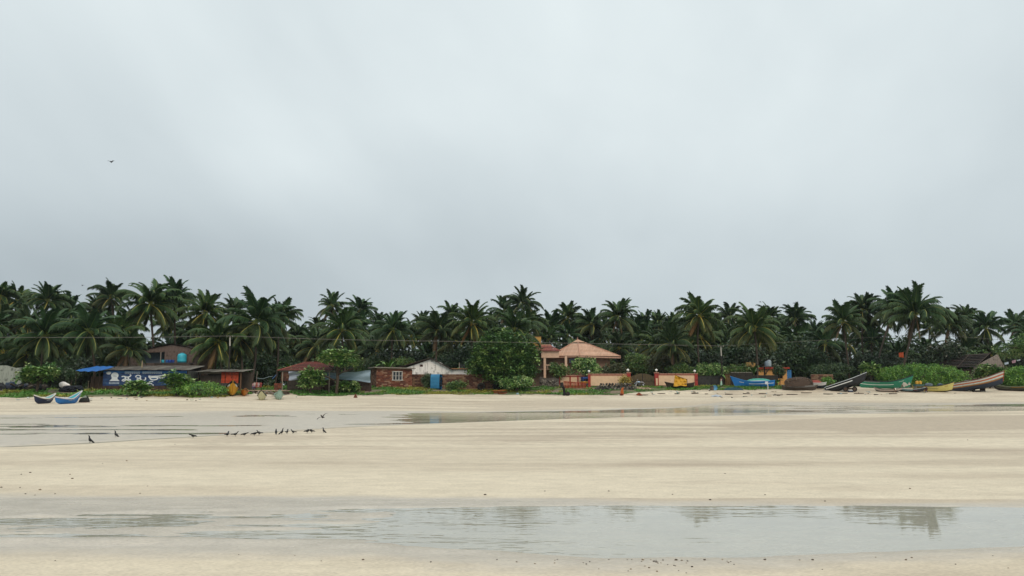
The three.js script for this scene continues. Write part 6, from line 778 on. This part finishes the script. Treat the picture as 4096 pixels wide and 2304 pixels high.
function crowGeo(up, neckUp) {                                           // body along +x, feet at y = 0; one lofted skin from bill to tail
  const st = [[0.235, 0.02, 0.004, 0.004], [0.2, 0.03, 0.012, 0.011], [0.17, 0.034, 0.03, 0.026], [0.135, 0.034, 0.042, 0.036], [0.1, 0.015, 0.042, 0.038], [0.06, -0.005, 0.056, 0.052], [0.0, -0.02, 0.07, 0.064], [-0.06, -0.015, 0.06, 0.056], [-0.11, 0.0, 0.042, 0.032], [-0.17, 0.01, 0.032, 0.014], [-0.27, 0.015, 0.04, 0.008], [-0.29, 0.015, 0.004, 0.003]];
  const g = sheet(12, st.length - 1, (u, v) => { const s = st[Math.round(v * (st.length - 1))], a = u * 6.283, lift = s[0] > 0.03 ? (s[0] - 0.03) * neckUp : 0, x = s[0] - (s[0] > 0.03 ? (s[0] - 0.03) * neckUp * 0.35 : 0); return [x, s[1] + lift + Math.sin(a) * s[3], Math.cos(a) * s[2]]; }); g.rotateZ(up); g.translate(0, 0.155, 0); return g;
}
const CROW = [crowGeo(0.1, 0.5), crowGeo(0.75, 0.3), crowGeo(-0.25, -0.2)], crowMat = mat(0x15161a, 0.45, null), crowGrey = mat(0x3a3836, 0.6, null);
const wingGeo = (up) => [1, -1].map((s) => { const g = sheet(8, 4, (u, v) => { const x = 0.07 - u * 0.3, y = 0.02 - 0.05 * v + 0.012 * u; return [x, y, s * (0.062 * Math.sin(Math.min(1, 0.25 + u) * 2.6) * (1 - 0.2 * v) + 0.012)]; }); g.rotateZ(up); g.translate(0, 0.155, 0); return g; });
const WING = [wingGeo(0.1), wingGeo(0.75), wingGeo(-0.25)];
// [px, py feet, facing (0 = along +x), pose, how it looks]
[[360, 1771, 3.3, 1, 'upright crow nearest the end of the water line'], [463, 1747, 3.0, 1, 'lone upright crow standing in the shallow water'], [772, 1752, 0.2, 2, 'lone crow leaning forward, tail raised, away from the flock'], [909, 1747, 1.4, 0, 'crow seen tail-on at the edge of the flock'], [942, 1746, 0.3, 0, 'crow with its bill lifted beside the tail-on crow'], [977, 1745, 3.3, 2, 'low crow feeding in the thick of the flock'], [1018, 1744, 3.4, 2, 'broad-backed crow in the thick of the flock'], [1036, 1741, 3.0, 0, 'crow half hidden behind the broad-backed crow'], [1104, 1737, 1.9, 1, 'crow facing away in the middle trio'], [1127, 1737, 0.5, 1, 'crow with an open raised bill in the middle trio'], [1148, 1736, 1.5, 0, 'small grey-necked crow in the middle trio'], [1172, 1736, 2.9, 0, 'large crow with a long tail beside the trio'], [1229, 1733, 3.2, 2, 'feeding crow overlapped by another under the flying crow'], [1246, 1732, 0.1, 2, 'feeding crow overlapping its neighbour under the flying crow'], [1295, 1731, 2.9, 1, 'upright crow standing apart under the flying crow']].forEach(([px, py, f, pose, label], i) => {
  const p = hit(px, py), t = thing('crow', label, 'crow', [p.x, p.y - 0.005, p.z], f, 'crows along the water line'); t.scale.setScalar(0.98 - 0.05 * (i % 3)); part(t, 'body', CROW[pose], i === 10 ? crowGrey : crowMat); for (const g of WING[pose]) part(t, 'wing', g, crowMat); for (const s of [-1, 1]) part(t, 'leg', [bar([-0.01, 0.12, s * 0.03], [0.005, 0.05, s * 0.032], 0.009, 0.006, 5), bar([0.005, 0.05, s * 0.032], [0.0, 0, s * 0.032], 0.006, 0.005, 5), bar([0, 0.004, s * 0.032], [0.045, 0.004, s * 0.04], 0.005, 0.003, 4), bar([0, 0.004, s * 0.032], [-0.025, 0.004, s * 0.03], 0.005, 0.003, 4)], crowMat);
});
function flyer(label, v, turn, bank, span, mt, tail = 1) { const t = thing('flying_crow', label, 'crow', v); t.rotation.order = 'YXZ'; t.rotation.set(bank, turn, 0.1); const k = span / 0.85; part(t, 'body', CROW[0].clone().translate(0, -0.155, 0).scale(k, k, k), mt); for (const s of [-1, 1]) part(t, 'wing', sheet(10, 4, (u, w) => { const c = 0.16 * (1 - 0.55 * u) * (u > 0.97 ? 0.3 : 1), x = 0.07 + 0.03 * Math.sin(u * 3) - 0.09 * u * u - w * c; return [x * k, (0.02 + 0.1 * Math.sin(u * 2.2) - 0.05 * u) * k, s * (0.03 + u * 0.4) * k]; }), mt); return t; }
{ const D = march(1290, 1712, ground), v = at(1290, 1668, D); flyer('crow in flight low over the feeding flock', v, 2.2, -0.5, 0.82, mat(0x3a302c, 0.7, null)); }
flyer('dark bird soaring high in the open sky', at(446, 647, 70), 1.2, 0.12, 0.9, crowMat); flyer('tiny bird flying above the palms behind the orange house', at(3041, 1208, 150), 0.6, 0.4, 0.85, crowMat); flyer('tiny bird flying above the gap between the tall palms', at(3176, 1213, 150), 2.0, -0.4, 0.85, crowMat); flyer('tiny bird flying above the palms behind the painted shed', at(330, 1142, 140), 1.4, 0.3, 0.85, crowMat);
// ---------------------------------------------------------------- motorbike, rickshaw and odds and ends
{ const p = hit(2559, 1547), t = thing('motorbike', 'parked motorbike with a pale blue tank at the arched gate', 'motorbike', p, Math.PI - 0.15), dk = mat(0x15161a, 0.6, null), sv = mat(0xc8ccd0, 0.4, null);
  for (const x of [0.65, -0.65]) { const w = part(t, 'wheel', new THREE.TorusGeometry(0.27, 0.06, 8, 22).translate(x, 0.33, 0), dk); part(w, 'rim', new THREE.CylinderGeometry(0.12, 0.12, 0.1, 14).rotateX(Math.PI / 2).translate(x, 0.33, 0), sv); }
  part(t, 'fork', [bar([0.65, 0.33, 0.08], [0.42, 0.95, 0.08], 0.03), bar([0.65, 0.33, -0.08], [0.42, 0.95, -0.08], 0.03)], sv); part(t, 'frame', [bar([0.42, 0.9, 0], [0, 0.4, 0], 0.035), bar([0, 0.4, 0], [-0.65, 0.33, 0], 0.035), bar([0.4, 0.8, 0], [-0.5, 0.72, 0], 0.035)], dk); part(t, 'engine', bx(0.42, 0.36, 0.3, 0.05, 0.45, 0, 0.05), mat(0x4a4c50, 0.5)); part(t, 'fuel_tank', ball(0.28, 0.14, 0.16, 0.18, 0.86, 0, 14, 10), mat(0xa9c4dc, 0.35, null)); part(t, 'seat', ball(0.38, 0.08, 0.14, -0.34, 0.82, 0, 14, 8), mat(0xb4b0b4, 0.6, null)); part(t, 'handlebar', [bar([0.4, 1.0, -0.34], [0.42, 0.97, 0.34], 0.025), bar([0.42, 0.92, 0], [0.41, 1.0, 0], 0.03)], sv); part(t, 'headlight', ball(0.1, 0.1, 0.1, 0.55, 0.88, 0, 10, 8), sv); part(t, 'mirror', [bar([0.4, 1.0, 0.3], [0.36, 1.22, 0.34], 0.012), ball(0.06, 0.05, 0.02, 0.36, 1.24, 0.34, 8, 6)], sv); part(t, 'exhaust', bar([0.05, 0.3, 0.18], [-0.75, 0.42, 0.2], 0.05, 0.06, 8), mat(0x9a9a9a, 0.35, null)); part(t, 'rear_mudguard', bar([-0.55, 0.68, 0], [-0.92, 0.6, 0], 0.07, 0.04, 6), mat(0xb4b0b4, 0.5, null)); part(t, 'front_mudguard', new THREE.TorusGeometry(0.36, 0.05, 5, 12, 1.6).rotateZ(0.7).translate(0.65, 0.33, 0), mat(0x9ab0c4, 0.4, null)); part(t, 'side_stand', bar([-0.1, 0.35, 0.12], [-0.15, 0.0, 0.3], 0.02), dk); }
{ const p = onGround(2340, 149.6), t = thing('auto_rickshaw', 'blue-hooded yellow auto rickshaw behind the picket fence', 'auto rickshaw', p, 0.2), by = mat(0xc98f2a, 0.5, null), bl = mat(0x27509a, 0.6, 'cloth', 0.8); part(t, 'hood', new RoundedBoxGeometry(1.15, 0.85, 1.7, 3, 0.14).translate(0, 1.32, 0), bl); part(t, 'body', new RoundedBoxGeometry(1.2, 0.45, 1.9, 3, 0.12).translate(0, 0.72, 0.05), by); part(t, 'bumper', bx(1.1, 0.28, 0.2, 0, 0.42, 0.95, 0.04), mat(0x5a6a74, 0.6)); part(t, 'side_mirror', bx(0.28, 0.3, 0.1, -0.78, 1.1, 0.7, 0.03), mat(0x22262c, 0.5)); for (const [x, z] of [[-0.5, -0.6], [0.5, -0.6], [0, 0.8]]) part(t, 'wheel', new THREE.TorusGeometry(0.2, 0.07, 7, 16).rotateY(Math.PI / 2).translate(x, 0.25, z), mat(0x1a1a1a, 0.9)); part(t, 'windscreen', bx(0.9, 0.4, 0.02, 0, 1.2, 0.862), new THREE.MeshPhysicalMaterial({ color: 0x2a3038, roughness: 0.1 })); }
{ // wood and tyres below the almond tree
  const p = hit(2003, 1578), t = thing('timber_pile', 'pile of orange-brown timber and branches at the sand edge', 'timber pile', p), R = rng(71); for (let i = 0; i < 15; i++) { const y = 0.08 + 0.14 * (i % 5), x = (R() - 0.5) * 1.0, z = -0.1 - 0.1 * Math.floor(i / 5), l = 1.0 + R() * 1.2; part(t, i % 5 > 2 ? 'branch' : 'log', bar([x - l / 2, y + 0.05 * R(), z], [x + l / 2, y + 0.3 * (R() - 0.3), z - 0.2 * R()], 0.05 + 0.07 * R(), 0.05, 7), mat([0x8a5424, 0xa2642c, 0x6a4226, 0x9a8a78][Math.floor(R() * 4)], 0.95, 'wood', 1)); }
  for (const [px, py, r, l] of [[1925, 1562, 0.8, 'dark upright tyre stack against the block wall end'], [1992, 1560, 0.75, 'dark net-wrapped stump under the big almond tree']]) { const q = hit(px, py); const g = px < 1950 ? [0, 1, 2].map((i) => { const w = new THREE.TorusGeometry(0.5, 0.2, 8, 20); w.translate(0, 0.65, -i * 0.36); return w; }) : lump(0.9, 55, 0.15, 3, 1).translate(0, 0.7, 0); solo(px < 1950 ? 'tyre_stack' : 'wrapped_stump', g, mat(0x1b1918, 0.95, 'mottle', 1), l, px < 1950 ? 'tyres' : 'stump', q); }
  const s = hit(2255, 1582), st = thing('burnt_stump', 'black crooked stump with a broken top at the grass edge', 'stump', s); part(st, 'trunk', tube([[0.05, -0.1, 0], [0.1, 0.5, 0], [0.02, 1.1, 0], [-0.2, 1.6, 0]], 0.2, 12, 8), mat(0x141414, 0.95)); part(st, 'broken_top', bx(0.55, 0.75, 0.4, 0, 0, 0, 0.05).rotateZ(0.15).translate(-0.3, 1.75, 0), mat(0x242422, 0.95, 'wood', 1)); part(st, 'root', lump(0.42, 59, 0.25, 2, 0.8).translate(0.65, 0.25, 0), mat(0x2a2420, 0.95, 'wood', 1)); part(st, 'branch', bar([-0.3, 1.5, 0], [-0.7, 1.35, 0.1], 0.06), mat(0x3a342e, 0.95));
  const o = hit(2487, 1581), ob = thing('rusty_sheet', 'curled rust-orange metal sheet leaning on the dry stone wall', 'metal sheet', o, 0.1); part(ob, 'sheet_metal', sheet(10, 10, (u, v) => { const y = v * 1.25, w = 0.62 * (1 - 0.45 * v); return [(u - 0.5) * w + 0.35 * v * v + 0.05 * Math.sin(v * 6), y, 0.25 * Math.cos((u - 0.5) * 3) - 0.3 * v]; }), mat(0xa8561f, 0.85, 'stain', 0.9)); part(ob, 'folded_foot', lump(0.3, 64, 0.25, 2, 0.6).translate(-0.1, 0.12, 0.1), mat(0x6a2c14, 0.9, 'stain', 1)); 
  const b2 = hit(2556, 1581); solo('brown_bundle', sheet(14, 6, (u, v) => { const a = u * 6.283, r = 0.62 * (1 - v) * (1 + 0.15 * Math.sin(a * 3)); return [Math.cos(a) * r, 0.5 * v * (1.3 - 0.3 * v), Math.sin(a) * r * 0.6]; }), mat(0x7a3a1e, 0.9, 'stain', 1), 'small rust-brown bundle lying on the sand edge', 'bundle', sink(b2, 0.03)); const b3 = hit(1422, 1591); solo('brown_bundle', sheet(14, 6, (u, v) => { const a = u * 6.283, r = 0.34 * (1 - 0.85 * v) * (1 + 0.15 * Math.sin(a * 2)); return [Math.cos(a) * r, 0.62 * v, Math.sin(a) * r * 0.7]; }), mat(0x6a3a26, 0.9, 'stain', 1), 'brown hunched bundle alone on the open sand edge', 'bundle', sink(b3, 0.03));
}
{ // litter below the wall, nets, buckets
  const drum = hit(2848, 1562), d = thing('grey_drum', 'grey rubber drum beside the light blue basin', 'drum', drum); part(d, 'drum_body', cyl(0.34, 0.3, 0.75, 0, 0, 0, 14), mat(0x5a5248, 0.9)); part(d, 'rim', new THREE.TorusGeometry(0.3, 0.04, 6, 16).rotateX(Math.PI / 2).translate(0, 0.75, 0), mat(0x4a443c, 0.9)); const bs = hit(2858, 1560), e = thing('plastic_basin', 'light blue plastic basin lying by the grey drum', 'basin', [bs.x, bs.y + 0.33, bs.z]); part(e, 'basin_shell', new THREE.LatheGeometry([[0, 0], [0.3, 0.02], [0.42, 0.3], [0.45, 0.32]].map((q) => new THREE.Vector2(...q)), 18).rotateX(1.35), mat(0x6fb4dc, 0.5)); part(e, 'brace', bar([0, -0.33, -0.1], [0, 0.05, 0.0], 0.05), DARKWOOD);
  const n = hit(2935, 1561); solo('net_heap', sheet(26, 12, (u, v) => { const x = (u - 0.5) * 3.6, z = (v - 0.5) * 1.4, k = Math.max(0, 1 - Math.pow((u - 0.5) * 2, 2) - Math.pow((v - 0.5) * 2, 2)); return [x, ground(n.x + x, -(n.z + z)) - n.y - 0.03 + 0.5 * Math.sqrt(k) * (0.7 + 0.6 * vnoise(u * 9, v * 6)), z]; }), mat(0x1f4a54, 0.95, 'mottle', 1.4), 'teal fishing net spread in front of the blue boat', 'fishing net', n);
  const w = hit(2866, 1586); solo('white_sheet', sheet(18, 8, (u, v) => { const x = (u - 0.5) * 1.7, z = (v - 0.5) * 1.1; return [x, ground(w.x + x, -(w.z + z)) - w.y + 0.05 + 0.26 * Math.sin(Math.PI * u) * Math.sin(Math.PI * v) + 0.04 * Math.sin(u * 13 + v * 4), z]; }), mat(0xb8c4d0, 0.7, 'cloth', 1), 'pale plastic sheet washed up on the sand', 'plastic sheet', w);
  const fs = hit(3071, 1558), f = thing('white_post', 'white carved post standing in front of the blue boat stern', 'post', fs); part(f, 'shaft', tube([[0, -0.1, 0], [0.05, 0.6, 0], [-0.08, 1.0, 0]], 0.09, 8, 7), mat(0xc8c8c4, 0.8, 'stain', 1)); part(f, 'head', bx(0.6, 0.5, 0.14, -0.15, 1.15, 0, 0.05), mat(0xbfc6d0, 0.8, 'stain', 1));
  const R = rng(123); const lit = [[0xd6d4cc, 'white'], [0x9cc0cc, 'pale blue'], [0xb89a78, 'tan'], [0x5a4030, 'brown'], [0x2a2a2a, 'black'], [0x9ab8a8, 'pale green']];
  const zones = [[0, 330, 1582, 1602, 'by the two dinghies', 14], [360, 880, 1584, 1604, 'on the sand below the painted shed', 26], [990, 1480, 1572, 1594, 'on the sand below the tarpaulins', 16], [2030, 2240, 1574, 1582, 'on the sand below the big almond tree', 7], [2580, 2840, 1556, 1578, 'on the bank below the peach wall', 20], [2840, 3130, 1562, 1592, 'on the bank below the blue boat', 22], [3330, 3560, 1566, 1580, 'on the sand below the black boat', 10], [3640, 3900, 1564, 1574, 'on the sand below the yellow and striped boats', 8]];
  for (const [a, b, y0, y1, where, n2] of zones) for (let i = 0; i < n2; i++) { const q = hit(lerp(a, b, R()), lerp(y0, y1, R())), [c, nm] = lit[Math.floor(R() * 6)], flat = R() < 0.5, s = 0.09 + 0.17 * R() * R() + (flat ? 0.08 : 0); solo('beach_litter', flat ? bx(s * 2.6, 0.05, s * 1.3, 0, 0.03, 0, 0.015) : lump(s, 800 + i % 9, 0.3, 1, 0.7), mat(c, 0.85, 'mottle', 1.3), `${nm} scrap of litter ${where}`, 'litter', [q.x, q.y + (flat ? 0 : s * 0.3), q.z], R() * 3, `litter ${where}`); }
  // driftwood along the wave-cut lip
  for (let i = 0; i < 16; i++) { const q = hit(2560 + i * 66 + 30 * R(), 1573 + 9 * R() - (i > 8 ? 2 : 0)), l = 0.5 + 1.3 * R(); solo('driftwood', bar([-l / 2, 0.05, 0], [l / 2, 0.08, 0.1], 0.07 + 0.05 * R(), 0.05, 6), mat([0x3a2c22, 0x4a382c, 0x2a2220][i % 3], 0.95, 'wood', 1), 'dark driftwood stick along the cut lip of the sand', 'driftwood', q, (R() - 0.5) * 0.7, 'driftwood along the cut lip of the sand'); }
}
{ // pebbles and shells on the near sand
  const R = rng(31415), geos = [0, 1, 2, 3, 4].map((i) => lump(1, 850 + i, 0.28, 1, 0.6)), ms = [0x3a302a, 0x4c4034, 0x675846, 0x7f6f58].map((c) => mat(c, 0.9, null));
  const put = (px, py, s, where) => { const p = hit(px, py), m = solo('pebble', geos[Math.floor(R() * 5)], ms[Math.floor(R() * 4)], `small dark pebble ${where}`, 'pebble', [p.x, p.y + s * 0.25, p.z], R() * 6, `pebbles ${where}`); m.scale.setScalar(s); };
  for (let i = 0; i < 62; i++) { const px = R() < 0.55 ? 2300 + 900 * (R() + R() + R()) / 3 - 100 : R() * 4096; put(px, 2238 + 60 * R() * R() + (px > 3300 ? -18 * R() : 0) + (px < 1300 ? -20 : 0), 0.008 + 0.015 * R() * R(), 'on the wet sand in front of the pool'); }
  for (const [px, py] of [[5, 1950], [80, 1951], [160, 1960], [102, 1976], [140, 1981], [220, 1976], [290, 1915], [590, 1945], [560, 1974], [410, 1855], [85, 1898], [121, 1891], [280, 1898], [507, 1844], [700, 1778], [2690, 1978], [2435, 1965], [3060, 1980], [2840, 2000], [3300, 2005], [3640, 1955], [2900, 1895], [3870, 1760], [1940, 1980], [2180, 1965]]) put(px, py, 0.014 + 0.016 * R(), 'scattered on the open sand bar');
}
renderer.render(scene, camera);
